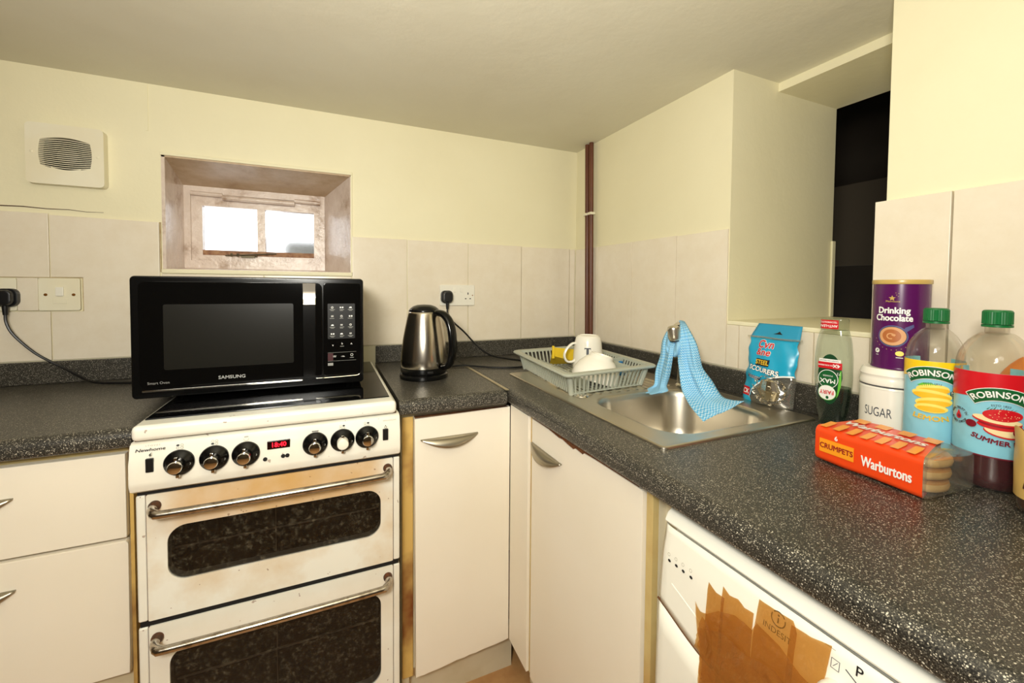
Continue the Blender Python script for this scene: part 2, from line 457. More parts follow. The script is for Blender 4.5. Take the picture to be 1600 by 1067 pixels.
class Art:
    def __init__(s, mp, parent, step=.006): s.mp = mp; s.parent = parent; s.step = step; s.q = {}
    def _b(s, name, mat):
        return s.q.setdefault((name, mat), bmesh.new())
    def text(s, name, mat, txt, u0, v0, size, off=.0009, bold=.0, sx=1.0, rot=0.0, arc=None, shear=0.0):
        if bold > .004:   # embolden with shifted copies: keeps every glyph's shape
            for k_ in range(8): s.text(name, mat, txt, u0+bold*size*math.cos(k_*PI/4), v0+bold*size*math.sin(k_*PI/4), size, off+.00005*(k_+1), 0, sx, rot, arc, shear)
        bm = s._b(name, mat); vs, fs = glyphs(txt, size, min(bold, 0)); cr, sr = math.cos(rot), math.sin(rot); nv = []
        for (x, y) in vs:
            x = x*sx + y*shear
            if arc:  # arc: radius of the arc the baseline follows, curving down at both ends
                t = x/arc; x, y = (arc+y)*math.sin(t), (arc+y)*math.cos(t)-arc
            x, y = x*cr-y*sr, x*sr+y*cr
            nv.append(bm.verts.new(s.mp(u0+x, v0+y, off)))
        for f_ in fs:
            try: bm.faces.new([nv[i] for i in f_])
            except ValueError: pass
        return s
    def poly(s, name, mat, pts, off=.0005):
        t = bmesh.new(); vs = [t.verts.new((x, y, 0)) for x, y in pts]; t.faces.new(vs)
        bmesh.ops.triangulate(t, faces=t.faces[:])
        for _ in range(5):
            le = [e for e in t.edges if e.calc_length() > s.step]
            if not le: break
            bmesh.ops.subdivide_edges(t, edges=le, cuts=1)
            bmesh.ops.triangulate(t, faces=t.faces[:])
        bm = s._b(name, mat); mpv = {v: bm.verts.new(s.mp(v.co.x, v.co.y, off)) for v in t.verts}
        for f_ in t.faces: bm.faces.new([mpv[v] for v in f_.verts])
        t.free(); return s
    def rect(s, name, mat, x0, x1, y0, y1, off=.0005):
        return s.poly(name, mat, [(x0, y0), (x1, y0), (x1, y1), (x0, y1)], off)
    def disc(s, name, mat, cx, cy, rx, ry=None, off=.0006, rot=0.0, seg=24):
        ry = ry or rx; c_, s_ = math.cos(rot), math.sin(rot); pts = []
        for i in range(seg):
            a, b = rx*math.cos(2*PI*i/seg), ry*math.sin(2*PI*i/seg)
            pts.append((cx+a*c_-b*s_, cy+a*s_+b*c_))
        return s.poly(name, mat, pts, off)
    def band(s, name, mat, cx, cy, r0, r1, a0=0, a1=2*PI, off=.0006, seg=24):
        bm = s._b(name, mat); pr = None
        for i in range(seg+1):
            a = a0+(a1-a0)*i/seg
            q = [bm.verts.new(s.mp(cx+rr*math.cos(a), cy+rr*math.sin(a), off)) for rr in (r0, r1)]
            if pr: bm.faces.new((pr[0], pr[1], q[1], q[0]))
            pr = q
        return s
    def build(s):
        for (name, mat), bm in s.q.items():
            b = B.__new__(B); b.bm = bm
            b.done(name, MAT[mat], s.parent, smooth=60)

def rotz(a): return Matrix.Rotation(a, 4, 'Z')

# ================================================================== SETTING
floor = B().box(-2.8, 2.2, -3.4, .3, -.1, 0).done('floor', m['floor'], smooth=0, kind='structure')
CZ = 1.838
B().box(-2.8, .5, -3.4, .3, CZ, CZ+.15).done('ceiling', m['ceiling'], smooth=0, kind='structure')
# back wall with a hole for the little window
wb = B()
wb.box(-2.8, -1.575, 0, .3, 0, CZ); wb.box(-1.0, .5, 0, .3, 0, CZ)
wb.box(-1.575, -1.0, 0, .3, 0, 1.25); wb.box(-1.575, -1.0, 0, .3, 1.625, CZ)
wall_back = wb.done('wall_back', m['wall'], smooth=0, kind='structure')
wr = B()
wr.box(0, .5, 0, -.835, 0, CZ); wr.box(0, .5, -.835, -1.211, 0, 1.094); wr.box(0, .5, -1.211, -3.4, 0, CZ)
wall_right = wr.done('wall_right', m['wall'], smooth=0, kind='structure')
B().box(-2.9, -2.8, -3.4, .3, 0, CZ).done('wall_left', m['rear'], smooth=0, kind='structure')
B().box(-2.8, .5, -3.5, -3.4, 0, CZ).done('wall_front', m['rear'], smooth=0, kind='structure')
B().box(.20, .5, -.835, -1.211, 1.812, CZ).done('trim_1', m['wall'], smooth=0, kind='structure')       # lintel
B().box(-.004, .5, -.835, -1.211, 1.094, 1.106, .003).done('trim_2', m['wall'], kind='structure')      # sill
B().box(.49, .508, -.8355, -.842, 1.106, 1.365, .002).done('trim_3', m['wall'], kind='structure')      # old frame strip
# unlit room beyond the opening
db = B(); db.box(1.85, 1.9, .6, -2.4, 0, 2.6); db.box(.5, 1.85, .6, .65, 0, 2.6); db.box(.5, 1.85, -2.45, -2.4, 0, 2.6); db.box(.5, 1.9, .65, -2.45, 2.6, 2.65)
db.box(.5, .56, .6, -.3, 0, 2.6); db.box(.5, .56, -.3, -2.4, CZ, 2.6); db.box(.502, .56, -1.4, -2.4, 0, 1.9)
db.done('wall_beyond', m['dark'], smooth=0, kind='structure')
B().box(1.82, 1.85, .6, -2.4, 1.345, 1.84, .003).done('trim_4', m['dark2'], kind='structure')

# --- wall tiles (parts of the walls)
def tile(wall, pts, axis, proud=.006):
    b = B()
    if axis == 'y': b.prism(pts, .001, -proud, 'y', .0014)
    else: b.prism(pts, .001, -proud, 'x', .0014)
    return b.done('tile', m['tile'], wall, smooth=25)
def rc(a0, a1, z0, z1): return [(a0, z0), (a1, z0), (a1, z1), (a0, z1)]
G = .0016
for a0, a1, z0, z1 in ((-2.36, -2.10, .969, 1.118), (-2.36, -2.10, 1.218, 1.410), (-2.098, -1.8455, .969, 1.116), (-2.098, -1.8455, 1.218, 1.408),
                       (-1.578, -1.292, .969, 1.234), (-1.289, -1.003, .969, 1.234), (-.999, -.7945, .969, 1.386),
                       (-.7915, -.5405, .969, 1.385), (-.5375, -.2905, .969, 1.383), (-.2875, -.0395, .969, 1.381), (-.0365, -.008, .969, 1.380)):
    tile(wall_back, rc(a0, a1, z0, z1), 'y')
tile(wall_back, [(-1.8425, .969), (-1.583, .969), (-1.583, 1.400), (-1.8425, 1.404), (-1.8425, 1.219), (-1.770, 1.219), (-1.770, 1.115), (-1.8425, 1.115)], 'y')
tile(wall_back, rc(-1.914, -1.870, 1.119, 1.216), 'y', .010)
for a0, a1, z0, z1 in ((-.180, -.008, .969, 1.378), (-.4065, -.1835, .969, 1.378), (-.6325, -.4095, .969, 1.378), (-.833, -.6355, .969, 1.376),
                       (-.875, -.836, .969, 1.094), (-1.077, -.878, .969, 1.094), (-1.192, -1.080, .969, 1.094)):
    tile(wall_right, rc(a0, a1, z0, z1), 'x')
for a0, a1 in ((-1.3155, -1.1955), (-1.569, -1.3185), (-1.822, -1.572)):
    tile(wall_right, rc(a0, a1, .969, 1.387), 'x', .010)
# discoloured grout line round the switch plates, old crack above the tiles
gb = B(); gb.box(-2.1, -1.768, 0, -.0035, 1.2165, 1.2185); gb.box(-1.7725, -1.7695, 0, -.0045, 1.116, 1.218); gb.box(-1.5815, -1.5785, 0, -.005, 1.24, 1.40)
gb.done('grout', m['grout'], wall_back, smooth=0, kind='stuff')
cb = B()
pts = [(-2.02, 1.428), (-1.95, 1.425), (-1.90, 1.426), (-1.85, 1.423), (-1.80, 1.424), (-1.76, 1.420), (-1.72, 1.421)]
cb.prism(pts + [(x, z-.0035*(1-i/8)) for i, (x, z) in reversed(list(enumerate(pts)))], .001, -.0012, 'y')
cb.done('crack', m['brown'], wall_back, smooth=0)
B().box(-1.612, -1.606, .001, -.002, 1.69, 1.835).done('plaster_ridge', m['wall'], wall_back)

# --- window_1
win = empty('window_1', (-1.29, .1, 1.25), kind='structure')
y0, yd = 0.0, .20
wl = B().prism([(-1.5755, -.002), (-1.566, -.002), (-1.568, yd), (-1.568, .3), (-1.5755, .3)], 1.25, 1.625, 'z').done('left_reveal', m['winpaint'], win, smooth=0)
B().prism([(-.9995, -.002), (-1.006, -.002), (-1.096, yd), (-1.096, .3), (-.9995, .3)], 1.25, 1.62, 'z').done('right_reveal', m['winpaint'], win, smooth=0)
B().prism([(-.002, 1.626), (-.002, 1.612), (yd, 1.564), (.3, 1.564), (.3, 1.626)], -1.575, -1.0, 'x').done('head_reveal', m['wingrime'], win, smooth=0)
B().prism([(-.002, 1.2495), (-.002, 1.2505), (yd, 1.262), (.3, 1.262), (.3, 1.2495)], -1.575, -1.0, 'x').done('sill_board', m['winpaint'], win, smooth=0)
bd = B(); bd.box(-1.577, -.998, .0, -.006, 1.617, 1.628, .002); bd.box(-1.578, -1.0, .0, -.008, 1.236, 1.2495, .002); bd.box(-1.004, -.998, 0, -.005, 1.25, 1.617, .001)
bd.done('edge_bead', m['wall'], win)
def fr(x0, x1, z0, z1): return [(x0, z0), (x1, z0), (x1, z1), (x0, z1)]
B().ring(fr(-1.569, -1.095, 1.2615, 1.5655), fr(-1.548, -1.112, 1.290, 1.540), .195, .245).done('frame', m['winpaint'], win, smooth=0)
sash = B().ring(fr(-1.548, -1.112, 1.290, 1.540), fr(-1.514, -1.136, 1.330, 1.496), .205, .24)
sash.box(-1.337, -1.310, .206, .238, 1.328, 1.498)
sash.done('sash', m['winpaint'], win, smooth=0)
B().box(-1.514, -1.136, .2035, .2055, 1.312, 1.331, .0005).done('stained_bottom_rail', m['winstain'], win)
B().box(-1.514, -1.337, .222, .226, 1.329, 1.497).done('pane', m['frost'], win, smooth=0)
B().box(-1.310, -1.136, .222, .226, 1.329, 1.497).done('pane', m['frost'], win, smooth=0)
rb = B(); rb.tube([(-1.546, .194, 1.539), (-1.447, .194, 1.537)], .0085, 12); rb.tube([(-1.447, .190, 1.5285), (-1.205, .190, 1.5265)], .0105, 12); rb.tube([(-1.205, .194, 1.538), (-1.112, .194, 1.536)], .0085, 12)
rb.done('weather_bar', m['winpaint'], win)
sb = B(); sb.tube([(-1.44, .188, 1.311), (-1.38, .180, 1.314), (-1.27, .186, 1.324)], .0045, 8, flat=(1, .6)); sb.box(-1.39, -1.345, .19, .203, 1.305, 1.312)
for x in (-1.42, -1.40, -1.34): sb.lathe([(.004, 0), (.004, .012)], (x, .186, 1.308), 8)
sb.done('window_stay', M('corroded_stay', (104, 96, 76), .5, .6), win)
setp(B().box(-1.31, -.6, .9, 1.2, .0, 1.45, .03).done('garden_wall', m['hedge'], smooth=0), 'grey blurred garden wall outside the frosted window', 'wall')

# ================================================================== LARGE FURNITURE
def nose(axis_front, back, ztop=.90, zb=.86):
    """post-formed worktop profile: (distance, z), front edge at axis_front"""
    s_ = 1 if back > axis_front else -1; R, R2 = .020, .010; pts = []
    for i in range(7):
        a = PI/2*i/6; pts.append((axis_front+s_*(R-R*math.sin(a)), ztop-R+R*math.cos(a)))
    for i in range(5):
        a = PI/2*i/4; pts.append((axis_front+s_*(R2-R2*math.cos(a)), zb+R2-R2*math.sin(a)))
    pts += [(back, zb), (back, ztop)]
    return pts
B().prism(nose(-.607, -.0005), -2.40, -1.4595, 'x').done('worktop', m['worktop'], label='dark speckled worktop beside the cooker under the switches', cat='worktop')
wm_ = B().prism(nose(-.607, -.0005), -.9165, -.6125, 'x').done('worktop', m['worktop'], label='short dark speckled worktop under the kettle', cat='worktop')
wr_ = B()
wr_.prism(nose(-.607, -.490), -.0005, -1.88, 'y')
wr_.box(-.490, -.001, -.0005, -.762, .86, .9); wr_.box(-.490, -.001, -1.104, -1.88, .86, .9); wr_.box(-.102, -.001, -.762, -1.104, .86, .9)
bmesh.ops.remove_doubles(wr_.bm, verts=wr_.bm.verts, dist=1e-5)
wrk = wr_.done('worktop', m['worktop'], label='long dark speckled worktop holding the sink and groceries', cat='worktop')
js = B().box(-.6165, -.6055, -.20, -.604, .8995, .9022, .0006)

js.done('joint_strip', m['alu'], wrk, label='thin metal strip joining two worktops')
def upst(pts, lab):
    o = B()
    o.box(*pts, .9004, .9672, .004)
    return o.done('upstand', m['worktop'], label=lab, cat='upstand')
upst((-2.40, -1.4595, -.0065, -.0215), 'low dark upstand behind the left worktop beneath the switches')
upst((-.9165, -.0065, -.0065, -.0215), 'low dark upstand behind the kettle and dish rack')
upst((-.0215, -.0065, -.0225, -1.88), 'low dark upstand along the right wall behind the tap')

def crescent(parent, c, right, out, wd=.16, h=.022, d=.020, name='handle'):
    right, out = V(right), V(out); c = V(c)
    def fn(a, b):
        s_ = a*2-1; q = max(0, 1-s_*s_); t = b*PI/2
        return c + right*(s_*wd/2) + out*(.004+d*q*math.sin(t)**.8) + V((0, 0, -(h*q*(.35*b+.65*(1-math.cos(t)))+.001*b)))
    b = B().grid(fn, 24, 8)
    # top lip back to the door
    def fn2(a, b_):
        s_ = a*2-1; q = max(0, 1-s_*s_)
        return c + right*(s_*wd/2) + out*(.004*(1-b_)) + V((0, 0, 0))
    b.grid(fn2, 24, 1)
    bmesh.ops.remove_doubles(b.bm, verts=b.bm.verts, dist=1e-5)
    return b.done(name, m['satin'], parent, smooth=50, solid=.0022)

# left base unit
lc = empty('drawer_cabinet', (-1.74, -.3, 0), 'cream cupboard with a drawer above its door beside the cooker', 'cabinet')
b = B(); b.box(-2.0, -1.4765, -.03, -.565, .14, .858); b.done('carcass', m['carcass'], lc, smooth=0)
B().box(-1.476, -1.4695, -.03, -.572, .0, .855).done('scorched_side', m['burnt'], lc, smooth=0)
B().box(-2.0, -1.4765, -.05, -.535, 0, .139).done('plinth', m['carcass'], lc, smooth=0)
dr = B().box(-2.0, -1.4775, -.567, -.585, .663, .843, .0025).done('drawer', m['melamine'], lc)
crescent(dr, (-1.727, -.585, .781), (1, 0, 0), (0, -1, 0))
do = B().prism([(-2.0, .368), (-1.4775, .368), (-1.4765, .42), (-1.4755, .650), (-1.48, .656), (-2.0, .656)], -.567, -.585, 'y', .002).done('door', m['melamine'], lc)
crescent(do, (-1.727, -.585, .599), (1, 0, 0), (0, -1, 0))
B().box(-2.0, -1.4785, -.566, -.5665, .8435, .858).done('burnt_edge', m['oak'], lc, smooth=0)

# middle base unit
mc = empty('base_cabinet', (-.75, -.3, 0), 'narrow cream cupboard with one door between cooker and corner', 'cabinet')
b = B(); b.box(-.885, -.6, -.03, -.565, .135, .857); b.box(-.905, -.8855, -.03, -.566, .0, .857); b.done('carcass', m['carcass'], mc, smooth=0)
B().box(-.9045, -.8755, -.5662, -.572, .12, .846, .001).done('burnt_edge', m['burnt'], mc, smooth=0)
B().box(-.885, -.560, -.50, -.532, 0, .134).done('plinth', m['carcass'], mc, smooth=0)
pts = [(-.8735, .842), (-.5935, .846), (-.5935, .140)]
x = -.5945
while x > -.868:
    x -= random.uniform(.012, .03); pts.append((max(x, -.87), .140-.018*(-.5945-x)/.28+random.uniform(-.0016, .0016)))
do = B().prism(pts, -.567, -.585, 'y', .0015).done('door', m['melamine'], mc)
crescent(do, (-.7765, -.585, .783), (1, 0, 0), (0, -1, 0), .163)
B().box(-.872, -.60, -.5665, -.583, .8435, .8462).done('shadow_gap', m['rust'], mc, smooth=0)  # brown strip painting the shadow gap above the door

# corner base unit under the sink (hollow, so that the bowl hangs in it)
cc = empty('sink_cabinet', (-.3, -.9, 0), 'cream corner cupboard with one door under the sink', 'cabinet')
b = B(); b.box(-.565, -.03, -1.146, -1.163, .0, .857); b.box(-.565, -.03, -.6, -1.146, .13, .15); b.box(-.565, -.03, -.60, -.606, .15, .857)
b.done('carcass', m['carcass'], cc, smooth=0)
B().box(-.5925, -.567, -.5865, -.7045, .14, .852, .001).done('corner_filler', m['melamine'], cc)
B().box(-.579, -.5655, -1.1465, -1.1625, .0, .851, .001).done('worn_end_edge', m['oak'], cc)
B().box(-.55, -.546, -1.163, -1.199, .0, .85).done('filler_strip', m['carcass'], cc, smooth=0)
B().box(-.530, -.515, -.606, -1.146, 0, .13).done('plinth', m['carcass'], cc, smooth=0)
top = [(-1.1425, .840), (-1.1385, .846)]; y = -1.135
tops = []
for (yy, zz) in ((-1.0, .845), (-.960, .8435), (-.953, .838), (-.925, .841), (-.915, .836), (-.890, .8385), (-.868, .842), (-.85, .8405), (-.80, .8455), (-.712, .8465)): top.append((yy, zz))
do = B().prism([(-1.1425, .13)] + top + [(-.712, .13)], -.567, -.585, 'x', .0015).done('door', m['melamine'], cc)
B().prism([(-1.13, .835), (-1.13, .852), (-.715, .852), (-.715, .835)], -.572, -.5825, 'x').done('chipped_top_edge', m['chip'], cc, smooth=0)
crescent(do, (-.585, -.792, .783), (0, -1, 0), (-1, 0, 0), .155)
B().box(-.5845, -.568, -.7055, -.7095, .14, .852).done('filler_seam', m['oak'], cc, smooth=0)  # edge-coloured strip filling the joint between filler and door

# ------------------------------------------------------------------ cooker
ck = empty('cooker', (-1.187, -.34, 0), 'old white freestanding cooker with stained double oven doors', 'cooker')
X0, X1 = -1.452, -.922
B().box(-1.4455, -.9275, -.04, -.598, .02, .876).done('body', m['enamel'], ck, smooth=0)
# hob top
hb = B().box(-1.4485, -.9295, -.05, -.646, .8815, .9135, .010, 3).done('hob_rim', m['enamel'], ck)
B().box(-1.438, -.942, -.07, -.603, .9136, .9165, .0012).done('glass_hob', m['black_glass'], ck)
B().box(-1.446, -.929, -.06, -.631, .8765, .884).done('rust_seam', m['rust'], ck, smooth=0)
# control panel
pan = B().prism([(-.60, .879), (-.632, .879), (-.641, .874), (-.6445, .862), (-.6455, .852), (-.6500, .838), (-.651, .80), (-.6505, .792), (-.646, .781), (-.638, .776), (-.60, .776)], X0, X1+.001, 'x', .004).done('control_panel', m['enamel'], ck, smooth=30)
PY = -.6505
def knob(x, z, rot=0.0, bright='chrome'):
    mt = Matrix.Translation((x, PY, z)) @ Matrix.Rotation(PI/2, 4, 'X')
    kb = B().lathe([(0, -.001), (.0265, -.001), (.0265, .003), (.025, .0055), (.017, .012), (.015, .014), (0, .014)], mat=mt, segs=36, cap=False).done('control_knob', m['black_gloss'], ck)
    B().lathe([(.0125, .013), (.0125, .031), (.0115, .0335), (.009, .0345), (0, .0348)], mat=mt, segs=28, cap=False).done('knob_cap', m[bright], kb)
    g = B(); g.box(x-.003, x+.003, PY-.012, PY-.026, z+.010, z+.0185, .001); g.box(x-.0032, x+.0032, PY-.002, PY-.014, z-.0275, z-.020, .001)
    g.done('knob_pointer', m['chrome'], kb)
    a = Art(planemap((x, PY, z), (1, 0, 0), (0, 0, 1)), kb)
    a.band('knob_marks', 'grey_print', .019, -.002, .0018, .0026, off=.0095); a.rect('knob_marks', 'grey_print', .0168, .0178, -.010, -.0085, .0095)
    a.build()
for x in (-1.368, -1.308, -1.2505): knob(x, .832)
knob(-1.114, .834); knob(-1.0555, .834, bright='white_plastic'); knob(-1.0005, .834)
clk = B().box(-1.2105, -1.1655, PY+.004, PY-.0012, .834, .852, .001).done('clock_display', m['led_dark'], ck)
a = Art(planemap((-1.188, PY, .843), (1, 0, 0), (0, 0, 1)), clk)
a.text('clock_digits', 'led', '18:40', 0, 0, .0145, .0016, bold=.01, sx=.95); a.build()
for x in (-1.2145, -1.1795, -1.171): B().lathe([(.0042, 0), (.0042, .0035), (.0034, .0045), (0, .0045)], mat=Matrix.Translation((x, PY+.001, .814 if x < -1.2 else .816)) @ Matrix.Rotation(PI/2, 4, 'X'), segs=16).done('push_button', m['black_matt'], ck)
for x in (-1.4165, -.9575):
    B().box(x-.0065, x+.0065, PY+.003, PY-.003, .820, .848, .0015).done('rocker_switch', m['black_satin'], ck)
a = Art(planemap((-1.187, PY-.0003, .834), (1, 0, 0), (0, 0, 1)), pan)
def hobicon(x, z, hot, mt='pale_print'):
    for i, (dx, dz) in enumerate(((-.0035, .0026), (.0035, .0026), (-.0035, -.0026), (.0035, -.0026))):
        if i == hot: a.disc('panel_print', 'black_print', x+dx, z+dz, .0028, .0019, .0008)
        else: a.band('panel_print', mt, x+dx, z+dz, .0019, .0026, off=.0008, seg=12)
    a.rect('panel_print', mt, x-.0004, x+.0004, z-.0105, z-.0075, .0008)
# the upper strip of the panel leans back, so its print follows that slope
up = planemap((-1.187, -.6450, .8635), (1, 0, 0), (0, .27, 1))
a2 = Art(up, pan)
a = a2
hobicon(-.181, 0, 0); hobicon(-.121, 0, 2); hobicon(.131, .0, 1); hobicon(.186, .0, 1)
a.band('panel_print', 'pale_print', -.0635, 0, .0045, .0052, PI, 2*PI, off=.0008); a.text('panel_print', 'black_print', 'vvv', -.0635, .004, .006, .0008)
a.rect('panel_print', 'black_print', .066, .080, -.003, -.0012, .0008); a.band('panel_print', 'pale_print', .073, 0, .006, .0066, PI, 2*PI, off=.0008)
a.text('maker_lettering', 'black_print', 'Newhome', -.229, .0005, .0085, .0008, bold=.014, sx=1.35, shear=.2)
a.text('maker_lettering', 'pale_print', 'S T O V E S', -.226, .0082, .0042, .0008, sx=1.2)
a.text('maker_lettering', 'pale_print', 'MADE IN ENGLAND', .240, .003, .0036, .0008)
a.build()
a = Art(planemap((-1.187, PY-.0003, .834), (1, 0, 0), (0, 0, 1)), pan)
a.poly('panel_print', 'black_print', [(-.2295, .0165), (-.2262, .0215), (-.2275, .0215), (-.2255, .027), (-.2310, .0205), (-.2290, .0205)][::1], .0008)
a.band('panel_print', 'black_print', .2295, .0185, .0022, .0029, off=.0008); a.disc('panel_print', 'black_print', .2295, .0225, .0008, .0014, .0008)
a.build()
# oven doors: frame with a real window, a bar shelf behind the glass
def oven_door(z0, z1, wz0, wz1, hz, mat, shelf):
    d = B().ring(rrect(-1.4295, -.9375, z0, z1, .003, 8), rrect(-1.396, -.967, wz0, wz1, .034, 8), -.606, -.632).done('oven_door', mat, ck, smooth=30)
    e = B(); e.box(-1.447, -1.4305, -.606, -.6315, z0, z1, .004, 3); e.box(-.9365, -.9205, -.606, -.6315, z0, z1, .004, 3); e.done('door_edge', m['enamel'], d)
    e = B(); e.box(-1.4307, -1.4293, -.606, -.6305, z0, z1); e.box(-.9377, -.9363, -.606, -.6305, z0, z1)
    e.done('rust_line', m['rust'], d, smooth=0)
    B().prism(rrect(-1.399, -.964, wz0-.003, wz1+.003, .036, 8), -.6285, -.6255, 'y').done('oven_glass', m['ovenglass'], d, smooth=0)
    s_ = B().tube([(-1.39, -.606, shelf), (-.97, -.606, shelf)], .0022, 8); s_.tube([(-1.20, -.604, wz0), (-1.20, -.604, wz1)], .0012, 6)
    s_.done('oven_shelf', m['shelf_wire'], d)
    pts = spline([(-1.415, -.630, hz), (-1.4150, -.650, hz-.002), (-1.405, -.664, hz-.004), (-1.385, -.669, hz-.005), (-1.18, -.671, hz-.005), (-.98, -.669, hz-.005), (-.9605, -.664, hz-.004), (-.9505, -.650, hz-.002), (-.9505, -.630, hz)], 6)
    h = B().tube(pts, .0082, 14).done('handle', m['chrome_worn'], d)
    q = B()
    for x in (-1.415, -.9505): q.lathe([(.0108, 0), (.0108, .005), (.009, .009), (.0075, .012)], mat=Matrix.Translation((x, -.6315, hz)) @ Matrix.Rotation(PI/2, 4, 'X'), segs=20)
    q.done('handle_socket', m['socket_rust'], h)
    return d
B().box(-1.40, -.962, -.5985, -.6005, .56, .70).done('oven_cavity', m['black_matt'], ck, smooth=0)
B().box(-1.40, -.962, -.5985, -.6005, .18, .44).done('oven_cavity', m['black_matt'], ck, smooth=0)
oven_door(.500, .766, .574, .692, .742, m['enamel_door'], .632)
oven_door(.110, .488, .190, .428, .462, m['enamel_low'], .34)
b = B(); b.box(-1.444, -.923, -.598, -.629, .4885, .4995); b.box(-1.444, -.923, -.598, -.630, .7665, .7757); b.done('gap_shade', m['black_matt'], ck, smooth=0)  # black strips paint the shade in the gaps around the doors
B().box(-1.446, -.922, -.55, -.61, .02, .105, .003).done('kick_panel', m['enamel'], ck)
b = B(); [b.box(x, x+.03, y_, y_+.03, 0, .02) for x in (-1.43, -.97) for y_ in (-.57, -.12)]; b.done('foot', m['black_matt'], ck, smooth=0)

# ------------------------------------------------------------------ microwave
mwv = empty('microwave', (-1.2525, -.26, .9165), 'black microwave oven with touch keypad standing on the cooker hob', 'microwave')
B().box(-1.510, -.995, -.07, -.432, .9275, 1.217, .006).done('casing', m['black_satin'], mwv)
fp = B().prism(rrect(-1.5125, -.9925, .9245, 1.2195, .010, 5), -.43, -.4455, 'y', .004).done('front_panel', m['black_gloss'], mwv)
B().prism(rrect(-1.496, -1.1000, .9475, 1.207, .016, 6), -.444, -.4485, 'y', .0015).done('door', m['black_glass'], mwv)
B().prism(rrect(-1.4485, -1.1700, .992, 1.151, .004, 3), -.4484, -.4489, 'y').done('door_window', m['screen'], mwv, smooth=0)
B().prism(rrect(-1.0965, -1.000, .9475, 1.207, .008, 5), -.444, -.4482, 'y', .0015).done('control_panel', m['black_glass'], mwv)
kp = B().prism(rrect(-1.086, -1.0155, 1.0515, 1.1495, .002, 3), -.4480, -.4486, 'y').done('keypad', m['keypad'], mwv, smooth=0)
hd = B().prism([(-1.147, .950), (-1.117, .950), (-1.1155, 1.206), (-1.1475, 1.206)], -.4486, -.4515, 'y', .001).done('door_grip', m['black_gloss'], mwv)
B().loft([[V((-1.1455-.0015*t, y_, z_)), V((-1.1165+.0005*t, y_, z_)), V((-1.1165+.0005*t, -.4513, z_)), V((-1.1455-.0015*t, -.4513, z_))] for t, z_, y_ in ((0, 1.148, -.4585), (.2, 1.160, -.4562), (.3, 1.166, -.4535), (.6, 1.185, -.4545), (1, 1.2055, -.4565))]).done('silver_grip_plate', m['steel'], hd)
st = B(); st.box(-1.492, -1.149, -.4455, -.4478, .9405, .9445, .0008); st.box(-1.116, -1.0975, -.4455, -.4478, .9425, .9455, .0008)
st.tube(spline([(-1.0955, -.447, .944), (-1.02, -.447, .945), (-1.006, -.447, .947), (-1.001, -.447, .953)], 5), .0018, 8)
st.done('chrome_strip', m['chrome'], mwv)
a = Art(planemap((-1.2525, -.4486, 1.07), (1, 0, 0), (0, 0, 1)), mwv)
a.text('maker_lettering', 'silver', 'SAMSUNG', -.0575, -.105, .0115, .0008, bold=.02, sx=1.12)
a.text('model_lettering', 'silver', 'Smart Oven', -.207, -.1085, .0088, .0008, bold=-.004)
a.build()
a = Art(planemap((-1.0507, -.4487, 1.10), (1, 0, 0), (0, 0, 1)), kp)
for i in range(3):
    for j in range(4):
        cx, cz = -.0235+.0235*i, .036-.0245*j
        k_ = (i*5+j*3) % 4
        if k_ == 0: a.band('key_symbols', 'white_print', cx, cz+.003, .0022, .0030, off=.0006); a.rect('key_symbols', 'white_print', cx-.0004, cx+.0004, cz+.003, cz+.005, .0006)
        elif k_ == 1: a.rect('key_symbols', 'white_print', cx-.0042, cx-.0008, cz+.001, cz+.0048, .0006); a.disc('key_symbols', 'white_print', cx+.003, cz+.003, .0022, off=.0006)
        elif k_ == 2: a.poly('key_symbols', 'white_print', [(cx-.004, cz+.001), (cx+.004, cz+.001), (cx+.0022, cz+.005), (cx-.0022, cz+.0044)], .0006)
        else: a.text('key_symbols', 'white_print', '88', cx, cz+.003, .0062, .0006)
        a.rect('key_lettering', 'grey_print', cx-.0068+.002*(i == 1), cx+.0068-.002*(j == 1), cz-.0035, cz-.0023, .0006)
        if j != 1: a.rect('key_lettering', 'grey_print', cx-.004, cx+.004, cz-.0062, cz-.0050, .0006)
a.text('key_symbols', 'white_print', 'v', -.0225, -.066, .009, .0006); a.text('key_symbols', 'white_print', '^', .0255, -.0655, .011, .0006)
a.text('key_symbols', 'white_print', 'h', .0015, -.0625, .008, .0006); a.rect('key_lettering', 'grey_print', -.004, .006, -.0705, -.0693, .0006)
a.rect('key_lettering', 'grey_print', -.036, .038, -.0868, -.0863, .0006); a.rect('key_lettering', 'grey_print', -.036, .038, -.1103, -.1098, .0006)
a.rect('stop_key', 'stopred', -.0355, -.022, -.109, -.088, .0004)
a.text('key_symbols', 'white_print', '10/', -.0185, -.0975, .0075, .0006); a.text('key_symbols', 'white_print', '+30s', .003, -.0985, .005, .0006)
a.band('key_symbols', 'white_print', .0265, -.095, .0028, .0036, off=.0006); a.rect('key_lettering', 'grey_print', .0215, .0315, -.1035, -.1022, .0006)
a.rect('key_lettering', 'grey_print', -.0355, -.022, -.1225, -.115, .0006)
a.build()
b = B(); [b.lathe([(.012, .9166), (.012, .9276)], (x, y_, 0), 14) for x in (-1.425, -1.03) for y_ in (-.40, -.11)]; b.done('foot', m['black_matt'], mwv)

